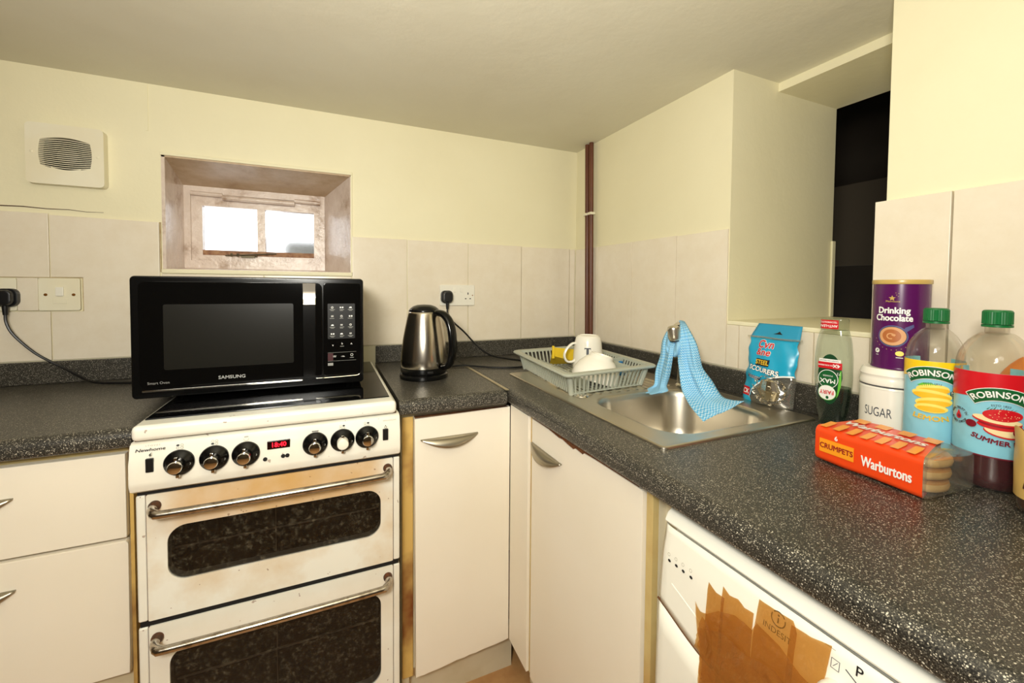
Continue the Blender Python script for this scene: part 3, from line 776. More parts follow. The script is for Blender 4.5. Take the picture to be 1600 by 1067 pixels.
# ------------------------------------------------------------------ washing machine
wmn = empty('washing_machine', (-.3, -1.5, 0), 'white washing machine under the right worktop, patched with brown tape', 'washing machine')
def wmx(z):  # front face profile
    T = ((.0, -.606), (.55, -.610), (.64, -.609), (.713, -.605), (.78, -.600), (.825, -.592), (.845, -.585))
    for (za, xa), (zb_, xb) in zip(T, T[1:]):
        if za <= z <= zb_: return xa+(xb-xa)*(z-za)/(zb_-za)
    return -.585
YA, YB = -1.2035, -1.80
B().box(-.57, -.04, YA-.004, YB, .01, .82).done('body', m['machine'], wmn, smooth=0)
B().prism([(-.56, .8455), (-.578, .8455), (-.587, .840), (-.5925, .829), (-.5915, .8265), (-.56, .8265)], YA, YB, 'y', .002).done('top_band', m['machine'], wmn, smooth=40)
B().box(-.562, -.588, YA-.002, YB, .8235, .8265).done('top_groove', m['black_matt'], wmn, smooth=0)
zs = [.8235-.0165*i for i in range(8)]
zl = zs[-1]
def seam(y):
    t = max(0, min(1, (YA-y)/.12)); return .708-.030*math.sin(min(1, t)*PI*.5)**1.2+.002*t
b = B()
def fn(a_, b_):
    y = YA+(YB-YA)*a_; z = .8235+(seam(y)-.8235)*b_; e = min(a_*(YA-YB), .012)/.012
    return V((wmx(z)+.006*(1-math.sqrt(max(0, 1-(1-e)**2))), y, z))
b.grid(fn, 60, 12); ctl = b.done('control_panel', m['machine'], wmn, smooth=60, solid=.003)
b = B()
def fn(a_, b_):
    y = YA+(YB-YA)*a_; z0 = seam(y)-.003; z = z0+(.05-z0)*b_; e = min(a_*(YA-YB), .012)/.012
    return V((wmx(z)+.006*(1-math.sqrt(max(0, 1-(1-e)**2))), y, z))
b.grid(fn, 60, 16); b.done('front_panel', m['machine'], wmn, smooth=60, solid=.003)
pts = [(wmx(seam(y))-.0002, y, seam(y)-.0015) for y in [YA-.002-.008*i for i in range(14)]]
B().tube(pts, .0018, 6).done('drawer_seam', m['rust'], wmn)
B().tube([(wmx(.745)-.0012, -1.232, .745), (wmx(.727)-.0012, -1.285, .727)], .0012, 6).done('drawer_ridge', m['machine'], wmn)
# print and controls; u runs towards -y as the viewer sees it
wmap = lambda a_, b_, o: V((wmx(b_)-.0018-o, -a_, b_))
a = Art(wmap, ctl, .01)
for i, (yy, zz) in enumerate(((1.225, .7765), (1.239, .777), (1.2525, .777), (1.267, .777))):
    a.disc('indicator_slot', 'black_print', yy, zz, .0028, .0022, .0006)
    a.band('panel_print', 'pale_print', yy-.002, zz+.0085, .0020, .0026, off=.0006, seg=8)
a.text('panel_print', 'black_print', 'P', 1.474, .812, .014, .0006, bold=.005); a.poly('panel_print', 'ink', [(1.462, .806), (1.463, .8068), (1.474, .801), (1.473, .8002)], .0006)
q = rrect(1.449, 1.457, .7985, .8085, .002, 3); a.ring = None
for x0_, x1_, z0_, z1_ in ((1.449, 1.4496, .7985, .8085), (1.4566, 1.4572, .7985, .8085), (1.449, 1.4572, .7985, .7991), (1.449, 1.4572, .8079, .8085)): a.rect('panel_print', 'ink', x0_, x1_, z0_, z1_, .0006)
a.poly('panel_print', 'ink', [(1.451, .801), (1.4516, .801), (1.4555, .8065), (1.4549, .8065)], .0006)
a.rect('panel_print', 'pale_print', 1.442, 1.452, .8245-.008, .8253-.008, .0006)
a.band('maker_emblem', 'black_print', 1.392, .8065, .0075, .0088, .6, 2.4, off=.0006); a.band('maker_emblem', 'black_print', 1.392, .8065, .0075, .0088, 2.7, 6.6, off=.0006)
a.rect('maker_emblem', 'black_print', 1.3912, 1.3928, .802, .808, .0006); a.disc('maker_emblem', 'black_print', 1.392, .8108, .0012, off=.0006)
a.text('maker_lettering', 'black_print', 'INDESIT', 1.392, .7915, .0095, .0006, bold=.004, sx=1.0)
a.build()
B().lathe([(.017, 0), (.017, .008), (.015, .011), (0, .0115)], mat=Matrix.Translation((wmx(.773)-.001, -1.4585, .773)) @ Matrix.Rotation(-PI/2, 4, 'Y'), segs=28).done('programme_dial', m['white_plastic'], wmn)
B().box(wmx(.66)-.0022, wmx(.66), -1.318, -1.345, .640, .676, .0005).done('dark_badge', m['black_satin'], wmn)
# brown tape patch
tp = empty('parcel_tape', (-.61, -1.37, .73), 'brown parcel tape strips stuck over the washing machine drawer', 'tape')
def strip(pts, lay, wr=.0007):
    t = bmesh.new(); vs = [t.verts.new((x, y, 0)) for x, y in pts]; t.faces.new(vs); bmesh.ops.triangulate(t, faces=t.faces[:])
    for _ in range(4):
        le = [e for e in t.edges if e.calc_length() > .008]
        if le: bmesh.ops.subdivide_edges(t, edges=le, cuts=1); bmesh.ops.triangulate(t, faces=t.faces[:])
    b = B(); mp = {v: b.bm.verts.new(wmap(v.co.x, v.co.y, .0014+.0011*lay+random.uniform(0, wr))) for v in t.verts}
    for f_ in t.faces: b.bm.faces.new([mp[v] for v in f_.verts])
    t.free(); b.done('tape_strip', m['tape'], tp, smooth=60)
strip([(1.2955, .640), (1.323, .640), (1.323, .7855), (1.310, .784), (1.297, .790)], 0)
strip([(1.3185, .640), (1.365, .640), (1.3645, .795), (1.352, .793), (1.342, .797), (1.330, .794), (1.3195, .799)], 1)
strip([(1.362, .640), (1.4145, .640), (1.4155, .8085), (1.410, .8185), (1.392, .8165), (1.369, .8155)], 2)
strip([(1.408, .640), (1.446, .640), (1.4435, .760), (1.4480, .790), (1.4505, .822), (1.43, .816), (1.409, .814)], 3)
strip([(1.283, .756), (1.292, .7475), (1.303, .7520), (1.320, .768), (1.345, .780), (1.368, .779), (1.372, .790), (1.40, .786), (1.425, .773), (1.4435, .770), (1.4435, .645), (1.296, .650), (1.297, .70), (1.288, .725)], 5, .0016)
strip([(1.296, .728), (1.33, .748), (1.36, .745), (1.40, .757), (1.43, .742), (1.43, .650), (1.30, .655)], 7, .002)

strip([(1.291, .70), (1.312, .695), (1.318, .715), (1.312, .742), (1.300, .748), (1.296, .735)], 9, .002)
strip([(1.297, .705), (1.310, .70), (1.314, .722), (1.305, .738)], 11, .002)

# ================================================================== SINK, TAP, CLOTH
sk = empty('sink', (-.29, -.76, .90), 'stainless steel sink with one bowl and ribbed drainer', 'sink')
ox0, ox1, oy0, oy1 = -.520, -.060, -1.124, -.400
bx0, bx1, by0, by1 = -.458, -.128, -1.086, -.776
# deck plate with a rolled edge and the bowl opening
out = rrect(ox0, ox1, oy0, oy1, .012, 8); inn = rrect(bx0, bx1, by0, by1, .075, 8)
bm = bmesh.new()
def loop(pts, z): return [bm.verts.new((p[0], p[1], z)) for p in pts]
def ins(pts_r, d): return rrect(ox0+d, ox1-d, oy0+d, oy1-d, max(.004, .012-d), 8)
L = [loop(ins(0, -.0005), .9003), loop(ins(0, 0), .9035), loop(ins(0, .003), .9050), loop(ins(0, .007), .9046), loop(ins(0, .012), .9030)]
def bin_(d, rr=.075): return rrect(bx0+d, bx1-d, by0+d, by1-d, rr-d*.5, 8)
L += [loop(bin_(-.006, .079), .9030), loop(bin_(0), .9020), loop(bin_(.004), .8975), loop(bin_(.008), .885), loop(bin_(.018), .80), loop(bin_(.024), .772), loop(bin_(.036), .757), loop(bin_(.060), .750), loop(bin_(.11), .747)]
for p, q in zip(L, L[1:]):
    n_ = len(p)
    for i in range(n_): bm.faces.new((p[i], p[(i+1) % n_], q[(i+1) % n_], q[i]))
bm.faces.new(L[-1]); bmesh.ops.recalc_face_normals(bm, faces=bm.faces)
bb = B.__new__(B); bb.bm = bm; bb.done('basin', m['sink'], sk, smooth=50)
for i in range(11):
    x = -.455+.032*i
    B().tube(spline([(x, -.425, .9025), (x, -.44, .9024), (x, -.60, .9024), (x, -.735, .9023), (x, -.750, .9022)], 3), .0052, 8, flat=(1.4, .55)).done('drainer_rib', m['sink'], sk)
B().lathe([(.0, .9075), (.014, .9075), (.019, .906), (.021, .9032)], (-.452, -.747, 0), 28, cap=False).done('drainer_stud', m['chrome'], sk)
B().lathe([(.0, .752), (.03, .752), (.034, .7485)], (-.29, -.93, 0), 24, cap=False).done('plug_hole', m['chrome'], sk)

tap = empty('tap', (-.100, -.772, .903), 'chrome swan neck mixer tap behind the sink bowl', 'tap')
B().lathe([(.027, .9036), (.027, .909), (.022, .914), (.021, .955), (.019, .965), (.014, .972), (0, .972)], (-.100, -.772, 0), 28).done('tap_body', m['chrome'], tap)
sp = spline([(-.100, -.772, .965), (-.101, -.7725, 1.02), (-.105, -.775, 1.065), (-.122, -.784, 1.089), (-.150, -.800, 1.096), (-.180, -.817, 1.093), (-.194, -.825, 1.086)], 6)
B().tube(sp, .0095, 14).done('spout', m['chrome'], tap)
mt = Matrix.Translation((-.203, -.831, 1.056)) @ Matrix.Rotation(-.16, 4, 'Y') @ Matrix.Scale(1.18, 4)
hd_ = B().lathe([(.0118, .0), (.0135, .003), (.0142, .010), (.0142, .026), (.0125, .031), (.008, .0335), (0, .034)], mat=mt, segs=28).done('spout_cap', m['satin_cap'], tap)
B().lathe([(.0, -.002), (.0115, -.002), (.0115, .003)], mat=mt, segs=24, cap=False).done('aerator', m['black_satin'], hd_)
B().tube(spline([(-.118, -.782, .968), (-.140, -.797, .985), (-.160, -.808, 1.008)], 5), [.0075-.0002*i for i in range(11)], 10, flat=(1.3, .6)).done('tap_lever', m['chrome'], tap)

# cloth: one folded sheet hanging over the spout in two tails
cl = empty('dish_cloth', (-.16, -.81, .95), 'blue wavy striped dishcloth draped over the tap', 'dishcloth')
def sheet(rows, uv0, name):
    """rows: list of (left point, right point, sag) from top to bottom"""
    n = len(rows)
    A_ = spline([rw[0] for rw in rows], 6); Bq = spline([rw[1] for rw in rows], 6); S_ = spline([V((rw[2], 0, 0)) for rw in rows], 6)
    k_ = len(A_)-1
    def fn(a, b):
        i = min(int(round(b*k_)), k_); p, q = A_[i], Bq[i]; d = (q-p)
        nn = V((-.86, -.5, 0)); wob = S_[i].x
        return p.lerp(q, a) + nn*(wob*math.sin(a*PI) + .0085*math.sin(a*8+b*3)*min(1, b*3) + .002*math.sin(a*23-b*9))
    wdt = .085; hgt = .24
    return B().grid(fn, 22, k_, lambda a, b: (uv0+a*wdt, b*hgt)).done(name, m['cloth'], cl, smooth=80, solid=.0012)
# left tail (near side of the spout), right tail, and the fold that sits on the neck
sheet([((-.135, -.772, 1.095), (-.165, -.812, 1.108), .004), ((-.150, -.755, 1.078), (-.185, -.815, 1.078), .010), ((-.165, -.748, 1.045), (-.192, -.822, 1.040), .016),
       ((-.175, -.752, 1.000), (-.198, -.822, 1.008), .014), ((-.185, -.745, .955), (-.200, -.812, .952), .012), ((-.205, -.760, .918), (-.212, -.812, .922), .008),
       ((-.225, -.755, .905), (-.228, -.832, .913), .006), ((-.258, -.782, .8995), (-.252, -.812, .9035), .0)], 0, 'left_tail')
sheet([((-.165, -.812, 1.108), (-.128, -.793, 1.102), -.004), ((-.186, -.835, 1.085), (-.160, -.838, 1.090), .012), ((-.190, -.838, 1.045), (-.165, -.872, 1.052), .018),
       ((-.194, -.838, 1.008), (-.165, -.885, 1.018), .016), ((-.198, -.848, .975), (-.165, -.895, .985), .014), ((-.205, -.862, .935), (-.165, -.925, .955), .012),
       ((-.212, -.878, .915), (-.168, -.955, .925), .012), ((-.240, -.928, .897), (-.172, -.985, .922), .006), ((-.262, -.985, .880), (-.172, -1.022, .928), .0)], .1, 'right_tail')
sheet([((-.186, -.792, 1.072), (-.190, -.836, 1.078), .004), ((-.192, -.790, 1.040), (-.194, -.850, 1.045), .010), ((-.196, -.800, 1.018), (-.197, -.846, 1.020), .006), ((-.197, -.815, 1.008), (-.197, -.835, 1.008), .0)], .2, 'centre_fold')

# ================================================================== DISH RACK AND DISHES
D_, A_, C_ = V((-.521, -.777, 0)), V((-.475, -.323, 0)), V((-.179, -.749, 0))
eu = (C_-D_).normalized(); ev = (A_-D_).normalized(); WU, WV = .343, .456
ctr = D_+eu*WU/2+ev*WV/2
rk = empty('dish_rack', (ctr.x, ctr.y, .9055), 'grey plastic dish drainer rack with slatted sides beside the sink', 'dish rack')
def rp(a, b, z): return D_+eu*a+ev*b+V((0, 0, z))
def rring(bm_, o_, i_, z0, z1):
    pass
def rk_loop(d, z, rad): return [rp(p[0], p[1], z) for p in rrect(d, WU-d, d, WV-d, rad, 5)]
bm = bmesh.new()
LL = [[bm.verts.new(p) for p in rk_loop(d, z, rad)] for d, z, rad in ((.002, .9625, .022), (0, .966, .024), (.002, .9695, .024), (.006, .9708, .022), (.020, .9708, .016), (.023, .969, .014), (.024, .962, .014), (.012, .9595, .018))]
n_ = len(LL[0])
for i in range(len(LL)):
    p, q = LL[i], LL[(i+1) % len(LL)]
    for k_ in range(n_): bm.faces.new((p[k_], p[(k_+1) % n_], q[(k_+1) % n_], q[k_]))
bmesh.ops.recalc_face_normals(bm, faces=bm.faces)
bb = B.__new__(B); bb.bm = bm; bb.done('rim', m['rack'], rk, smooth=40)
I0, I1 = .024, .040        # inset of the wall at rim and at base
def bar(p, q, w_=.0042, t_=.003):
    p, q = V(p), V(q); d = (q-p).normalized(); out_ = V((p.x-ctr.x, p.y-ctr.y, 0))
    sd = V((-d.y, d.x, 0))
    return p, q
def slat(p, q, along, w_=.0052, t_=.0026):
    p, q, al = V(p), V(q), V(along).normalized(); d = (q-p).normalized(); nn = d.cross(al).normalized()
    b = B(); vs = []
    for e in (p, q):
        for sx_, sy_ in ((-1, -1), (1, -1), (1, 1), (-1, 1)): vs.append(b.bm.verts.new(e+al*sx_*w_/2+nn*sy_*t_/2))
    for fc in ((0, 1, 2, 3), (4, 7, 6, 5), (0, 4, 5, 1), (1, 5, 6, 2), (2, 6, 7, 3), (3, 7, 4, 0)): b.bm.faces.new([vs[i] for i in fc])
    bmesh.ops.recalc_face_normals(b.bm, faces=b.bm.faces[:]); b.done('slat', m['rack'], rk, smooth=0)
zt_, zb_ = .962, .908
nU, nV = 17, 26
for i in range(nU):
    t = (i+.5)/nU; a0_ = I0+.012+(WU-2*I0-.024)*t; a1_ = I1+.008+(WU-2*I1-.016)*t
    slat(rp(a0_, I0, zt_), rp(a1_, I1, zb_), eu); slat(rp(a0_, WV-I0, zt_), rp(a1_, WV-I1, zb_), eu)
for i in range(nV):
    t = (i+.5)/nV; a0_ = I0+.012+(WV-2*I0-.024)*t; a1_ = I1+.008+(WV-2*I1-.016)*t
    slat(rp(I0, a0_, zt_), rp(I1, a1_, zb_), ev, .0058); slat(rp(WU-I0, a0_, zt_), rp(WU-I1, a1_, zb_), ev, .0058)
for i in range(15):
    a_ = I1+.012+(WU-2*I1-.024)*i/14
    slat(rp(a_, I1, .908), rp(a_, WV-I1, .908), eu, .006, .003)
for j in range(5):
    a_ = I1+(WV-2*I1)*j/4
    slat(rp(I1, a_, .9075), rp(WU-I1, a_, .9075), ev, .007, .0036)
for (ca, cb_) in ((0, 0), (1, 0), (0, 1), (1, 1)):
    p = rp(I0+.005+ca*(WU-2*I0-.01), I0+.005+cb_*(WV-2*I0-.01), zt_); q = rp(I1+.003+ca*(WU-2*I1-.006), I1+.003+cb_*(WV-2*I1-.006), .906)
    B().tube([p, q], .008, 10).done('corner_post', m['rack'], rk)
def wallp(p, q, z0, z1, t_, name):
    p, q = V(p), V(q); d = (q-p).normalized(); nn = V((-d.y, d.x, 0))*t_/2
    b = B(); b.loft([[p+nn+V((0, 0, z)), q+nn+V((0, 0, z)), q-nn+V((0, 0, z)), p-nn+V((0, 0, z))] for z in (z0, z1)]); return b.done(name, m['rack'], rk, smooth=0)
wallp(rp(.105, .06, 0), rp(.105, WV-I1, 0), .909, .935, .004, 'plate_rail')
wallp(rp(WU-.095, I0, 0), rp(WU-.095, WV-I0, 0), .945, .969, .004, 'cutlery_divider')
wallp(rp(WU-.095, .16, 0), rp(WU-I0, .16, 0), .935, .969, .004, 'cutlery_divider')
ft = B()
for ca in (.06, WU-.06):
    for cb_ in (.07, WV-.07): ft.lathe([(.008, .9054), (.009, .9075)], (rp(ca, cb_, 0).x, rp(ca, cb_, 0).y, 0), 10)
ft.done('foot', m['rack'], rk)

# mug, upside down
mg = empty('mug', (-.252, -.482, .9105), 'white mug with a dark letter standing upside down in the rack', 'mug')
B().lathe([(.0485, .9105), (.0515, .912), (.0525, .925), (.0505, .97), (.046, 1.010), (.042, 1.026), (.037, 1.031), (.033, 1.0335), (.031, 1.0335), (.030, 1.031), (.0, 1.0305)], (-.252, -.482, 0), 40, cap=False).done('cup', m['china'], mg, smooth=50)
dv = (V((-1.085, -1.704, 0))-V((-.252, -.482, 0))).normalized(); lt = V((dv.y, -dv.x, 0))
lt = -V((math.cos(yaw), -math.sin(yaw), 0)); hdr = (lt*.97+dv*.24).normalized()
hp = [V((-.252, -.482, 0))+hdr*rr+V((0, 0, zz)) for rr, zz in ((.042, 1.006), (.060, 1.004), (.080, .985), (.087, .963), (.078, .944), (.058, .942), (.048, .950))]
B().tube(spline(hp, 6), .0052, 10, flat=(1.2, .8)).done('handle', m['china'], mg)
acam = math.atan2(dv.y, dv.x)
def mugmap(a_, b_, o):
    z = .972+b_; R = .0503-.055*(max(z, .97)-.97)*1.55 if z > .97 else .0515
    t = acam-.02+a_/.05; return V((-.252+(R+o)*math.cos(t), -.482+(R+o)*math.sin(t), z))
a = Art(mugmap, mg, .004)
a.rect('letter', 'ink', -.004, .004, -.020, .019, .0012); a.rect('letter', 'ink', -.011, .011, .019, .0225, .0012); a.rect('letter', 'ink', -.011, .011, -.0235, -.020, .0012)
a.poly('letter', 'ink', [(-.011, .0195), (-.011, .015), (-.009, .0195)], .0012); a.poly('letter', 'ink', [(.011, .0195), (.009, .0195), (.011, .015)], .0012)
a.build()
# bowl, upside down and tilted
bwl = empty('bowl', (-.333, -.655, .91), 'white bowl lying upside down and tilted in front of the mug', 'bowl')
mt = Matrix.Translation((-.327, -.640, .9315)) @ Matrix.Rotation(-.30, 4, V((.35, .93, 0)).normalized()) @ Matrix.Rotation(.0, 4, 'X')
mt = Matrix.Translation((-.330, -.645, .938)) @ Matrix.Scale(1.06, 4) @ Matrix.Rotation(.27, 4, (V((math.cos(yaw), -math.sin(yaw), 0)).cross(V((0, 0, 1)))*-1))
B().lathe([(.0, .046), (.027, .046), (.028, .0475), (.0285, .054), (.031, .055), (.033, .054), (.034, .046), (.042, .040), (.055, .024), (.064, .004), (.068, -.016), (.0695, -.018), (.0705, -.016), (.0665, .003), (.057, .022), (.043, .037), (.0, .042)][::1], mat=mt, segs=44, cap=False).done('shell', m['china'], bwl, smooth=60)
setp(bwl)
# yellow folded sponge cloth and blue brush
spg = B(); pq = [V((-.355, -.41, .948)), V((-.255, -.44, .948))]
spg.loft([[V((-.352, -.400, .955)), V((-.345, -.412, .985)), V((-.262, -.424, .975)), V((-.262, -.412, .930))], [V((-.325, -.340, .910)), V((-.318, -.350, .950)), V((-.235, -.368, .948)), V((-.240, -.350, .910))]])
spg.box(-.352, -.345, -.402, -.412, .945, .9905, .002)
spg.done('sponge_cloth', m['sponge'], smooth=20, label='yellow folded sponge cloth behind the mug handle in the rack', cat='sponge')
sb_ = B(); c0 = V((-.200, -.595, .9125))
sb_.lathe([(.0, 0), (.020, 0), (.024, .006), (.022, .022), (.010, .032), (.007, .038), (.009, .044), (.0, .046)], (c0.x, c0.y, c0.z), 20, cap=False)
sb_.done('dish_brush', m['brush'], label='small blue plastic scrubber showing behind the white bowl', cat='scrubber')

# ================================================================== KETTLE, PLUGS AND SWITCHES
KX, KY = -.795, -.332
kt = empty('kettle', (KX, KY, .9005), 'stainless steel cordless kettle with black handle and lid', 'kettle')
B().lathe([(0, .9003), (.077, .9003), (.0785, .904), (.0775, .914), (.072, .918), (0, .918)], (KX, KY, 0), 48, cap=False).done('power_base', m['black_gloss'], kt)
B().lathe([(0, .9185), (.073, .9185), (.0755, .923), (.0760, .936), (.0745, .9375)], (KX, KY, 0), 48, cap=False).done('foot_ring', m['black_gloss'], kt)
B().lathe([(.0745, .9373), (.0752, .945), (.0745, .965), (.072, .995), (.0675, 1.03), (.062, 1.06), (.0555, 1.092), (.0515, 1.110), (.0495, 1.1165), (.047, 1.118)], (KX, KY, 0), 64, cap=False).done('steel_body', m['steel'], kt, smooth=60)
B().lathe([(.0495, 1.1165), (.0500, 1.120), (.046, 1.126), (.036, 1.134), (.022, 1.139), (0, 1.1405)], (KX, KY, 0), 40, cap=False).done('lid', m['black_gloss'], kt, smooth=60)
hd2 = V((.62, -.80, 0)).normalized(); K0 = V((KX, KY, 0))
hp = [K0+hd2*rr+V((0, 0, zz)) for rr, zz in ((.044, 1.113), (.062, 1.114), (.085, 1.107), (.104, 1.085), (.114, 1.05), (.117, 1.01), (.112, .972), (.100, .948), (.080, .942))]
hs = spline(hp, 6)
B().tube(hs, [.0125+.0025*math.sin(PI*i/(len(hs)-1)) for i in range(len(hs))], 16, flat=(1.15, .8)).done('handle', m['black_gloss'], kt, smooth=60)
sdir = -hd2; sps = []
b = B(); side = V((-sdir.y, sdir.x, 0))
b.loft([[K0+sdir*(.050)+side*.026+V((0, 0, 1.080)), K0+sdir*.0655+V((0, 0, 1.078)), K0+sdir*(.050)-side*.026+V((0, 0, 1.080)), K0+sdir*.035+V((0, 0, 1.08))],
        [K0+sdir*(.046)+side*.020+V((0, 0, 1.116)), K0+sdir*.068+V((0, 0, 1.1155)), K0+sdir*(.046)-side*.020+V((0, 0, 1.116)), K0+sdir*.035+V((0, 0, 1.114))]])
b.done('spout', m['steel'], kt)
B().box(KX-.006, KX+.012, KY-.0845, KY-.0735, .924, .932, .002).done('on_switch', m['black_satin'], kt)

def faceplate(name, x0, x1, z0, z1, y, lab, cat, mat='white_plastic'):
    e = empty(name, ((x0+x1)/2, y, (z0+z1)/2), lab, cat)
    B().prism(rrect(x0, x1, z0, z1, .005, 4), y, y-.008, 'y', .002).done('plate', m[mat], e)
    return e
ds = faceplate('double_socket', -.662, -.512, 1.1205, 1.207, -.0062, 'white double wall socket above the worktop behind the kettle', 'socket')
for x in (-.602, -.571): B().box(x-.006, x+.006, -.0142, -.0172, 1.176, 1.194, .001).done('rocker_switch', m['white_plastic'], ds)
b = B(); x = -.542
b.box(x-.002, x+.002, -.0140, -.0146, 1.166, 1.175); b.box(x-.013, x-.007, -.0140, -.0146, 1.147, 1.151); b.box(x+.007, x+.013, -.0140, -.0146, 1.147, 1.151)
b.done('socket_hole', m['black_matt'], ds, smooth=0)
b = B()
for x in (-.522, -.652): b.lathe([(.0025, 0), (.0025, .0008)], mat=Matrix.Translation((x, -.0140, 1.163)) @ Matrix.Rotation(PI/2, 4, 'X'), segs=10)
b.done('screw', m['brass'], ds)
def plug(x, z, y, lab, cable):
    e = empty('power_plug', (x, y, z), lab, 'plug')
    b = B(); b.prism(rrect(x-.0245, x+.0245, z-.026, z+.026, .017, 6), y, y-.016, 'y', .002); b.prism(rrect(x-.020, x+.020, z-.022, z+.022, .014, 6), y-.015, y-.036, 'y', .006)
    b.tube([(x, y-.018, z-.020), (x, y-.018, z-.050)], [.0075, .0052], 10)
    b.done('plug_body', m['black_satin'], e, smooth=40)
    B().tube(spline(cable, 8), .0036, 8).done('cable', m['black_satin'], e)
plug(-.636, 1.157, -.0145, 'black plug with cable in the double socket behind the kettle',
     [(-.636, -.033, 1.108), (-.634, -.032, 1.088), (-.612, -.030, 1.055), (-.565, -.030, 1.012), (-.528, -.032, .972), (-.495, -.042, .938), (-.455, -.075, .911), (-.41, -.13, .9044), (-.365, -.20, .9042), (-.352, -.255, .9042), (-.385, -.295, .9042),
      (-.45, -.315, .9042), (-.53, -.285, .9042), (-.62, -.225, .9068), (-.68, -.215, .9045), (-.715, -.245, .9045), (-.735, -.276, .906)])
ls = faceplate('wall_socket', -2.001, -1.9155, 1.119, 1.2145, -.001, 'white wall socket with a black plug beside the fused switch plate', 'socket', 'old_plastic')
plug(-1.931, 1.158, -.009, 'black plug with drooping cable beside the fused switch plate',
     [(-1.931, -.027, 1.110), (-1.930, -.027, 1.088), (-1.920, -.027, 1.058), (-1.898, -.026, 1.025), (-1.872, -.026, .995), (-1.845, -.026, .972), (-1.81, -.030, .948), (-1.77, -.045, .924), (-1.72, -.075, .9062), (-1.62, -.11, .9042), (-1.53, -.13, .9042), (-1.475, -.14, .9062)])
sw = faceplate('cooker_switch', -1.870, -1.7765, 1.118, 1.216, -.001, 'white fused switch plate with stained edge left of microwave', 'switch', 'old_plastic')
B().box(-1.8305, -1.8125, -.008, -.0135, 1.162, 1.189, .0015).done('rocker_switch', m['white_plastic'], sw)
B().box(-1.838, -1.805, -.008, -.0098, 1.139, 1.154, .0008).done('fuse_cover', m['old_plastic'], sw)
b = B()
for x in (-1.8535, -1.791): b.lathe([(.0042, 0), (.0042, .0012), (0, .0014)], mat=Matrix.Translation((x, -.0088, 1.166)) @ Matrix.Rotation(PI/2, 4, 'X'), segs=14)
b.done('screw', m['brass'], sw)

# ------------------------------------------------------------------ extractor fan
fan = empty('extractor_fan', (-1.793, -.01, 1.579), 'square white extractor fan with slatted grille high on the wall', 'extractor fan')
def barrel(x0, x1, z0, z1, bz, bx, n=10):
    pts = []
    for i in range(n): t = i/n; pts.append((x0+(x1-x0)*t, z0-bz*math.sin(PI*t)))
    for i in range(n): t = i/n; pts.append((x1+bx*math.sin(PI*t), z0+(z1-z0)*t))
    for i in range(n): t = i/n; pts.append((x1-(x1-x0)*t, z1+bz*math.sin(PI*t)))
    for i in range(n): t = i/n; pts.append((x0-bx*math.sin(PI*t), z1-(z1-z0)*t))
    return pts
gx0, gx1, gz0, gz1 = -1.848, -1.738, 1.545, 1.620
inner = barrel(gx0, gx1, gz0, gz1, .010, .004)
# outer outline with matching point count
def onrect(p):
    cx, cz = (-1.793, 1.579); dx, dz = p[0]-cx, p[1]-cz; hx, hz = .0865, .0875
    k_ = min(hx/abs(dx) if dx else 1e9, hz/abs(dz) if dz else 1e9); q = V((dx*k_, dz*k_))
    # round the corners
    rr = .012; ax, az = abs(q.x)-(hx-rr), abs(q.y)-(hz-rr)
    if ax > 0 and az > 0:
        d = math.hypot(ax, az); q = V((math.copysign(hx-rr+ax/d*rr, q.x), math.copysign(hz-rr+az/d*rr, q.y)))
    return (cx+q.x, cz+q.y)
inner2 = []
for i, p in enumerate(inner):
    q = inner[(i+1) % len(inner)]
    for t in range(4): inner2.append((p[0]+(q[0]-p[0])*t/4, p[1]+(q[1]-p[1])*t/4))
outer2 = [onrect(p) for p in inner2]
B().ring(outer2, inner2, -.001, -.028).done('housing', m['old_plastic'], fan, smooth=25)
B().box(-1.868, -1.716, -.0005, -.004, 1.50, 1.66).done('cavity', m['fan_dark'], fan, smooth=0)
B().lathe([(.024, 0), (.024, .008), (.020, .011), (0, .012)], mat=Matrix.Translation((-1.795, -.004, 1.580)) @ Matrix.Rotation(PI/2, 4, 'X'), segs=24).done('motor_hub', m['fan_hub'], fan)
for i in range(7):
    t = i*2*PI/7
    b = B(); b.loft([[V((-1.795+rr*math.cos(t+da), yy, 1.580+rr*math.sin(t+da))) for rr, da, yy in ((.02, -.2, -.006), (.047, -.28, -.006), (.047, .28, -.012), (.02, .2, -.012))],
                     [V((-1.795+rr*math.cos(t+da), yy-.001, 1.580+rr*math.sin(t+da))) for rr, da, yy in ((.02, -.2, -.006), (.047, -.28, -.006), (.047, .28, -.012), (.02, .2, -.012))]])
    b.done('blade', m['fan_dark'], fan, smooth=0)
for i in range(16):
    z = 1.5405+.0052*i; e = .0035*math.sin(PI*max(0, min(1, (z-gz0)/(gz1-gz0))))
    zz = max(0, abs(z-1.5825)-.0375); sh = .055*(zz/.010) if zz else 0
    n_ = 12; up_ = (z-1.5825)/.05*.007
    pts = [(gx0-e+sh*.9+(gx1-gx0+2*e-sh*1.8)*k_/n_, z+up_*math.sin(PI*k_/n_)) for k_ in range(n_+1)]
    B().prism([(x, zv-.0010) for x, zv in pts]+[(x, zv+.0010) for x, zv in pts[::-1]], -.0250, -.0275, 'y').done('grille_slat', m['old_plastic'], fan, smooth=0)
for x in (-1.8655, -1.7205): B().lathe([(.0042, 0), (.0042, .0012), (.003, .0018), (0, .0018)], mat=Matrix.Translation((x, -.028, 1.582)) @ Matrix.Rotation(PI/2, 4, 'X'), segs=14).done('screw_cover', m['old_plastic'], fan)

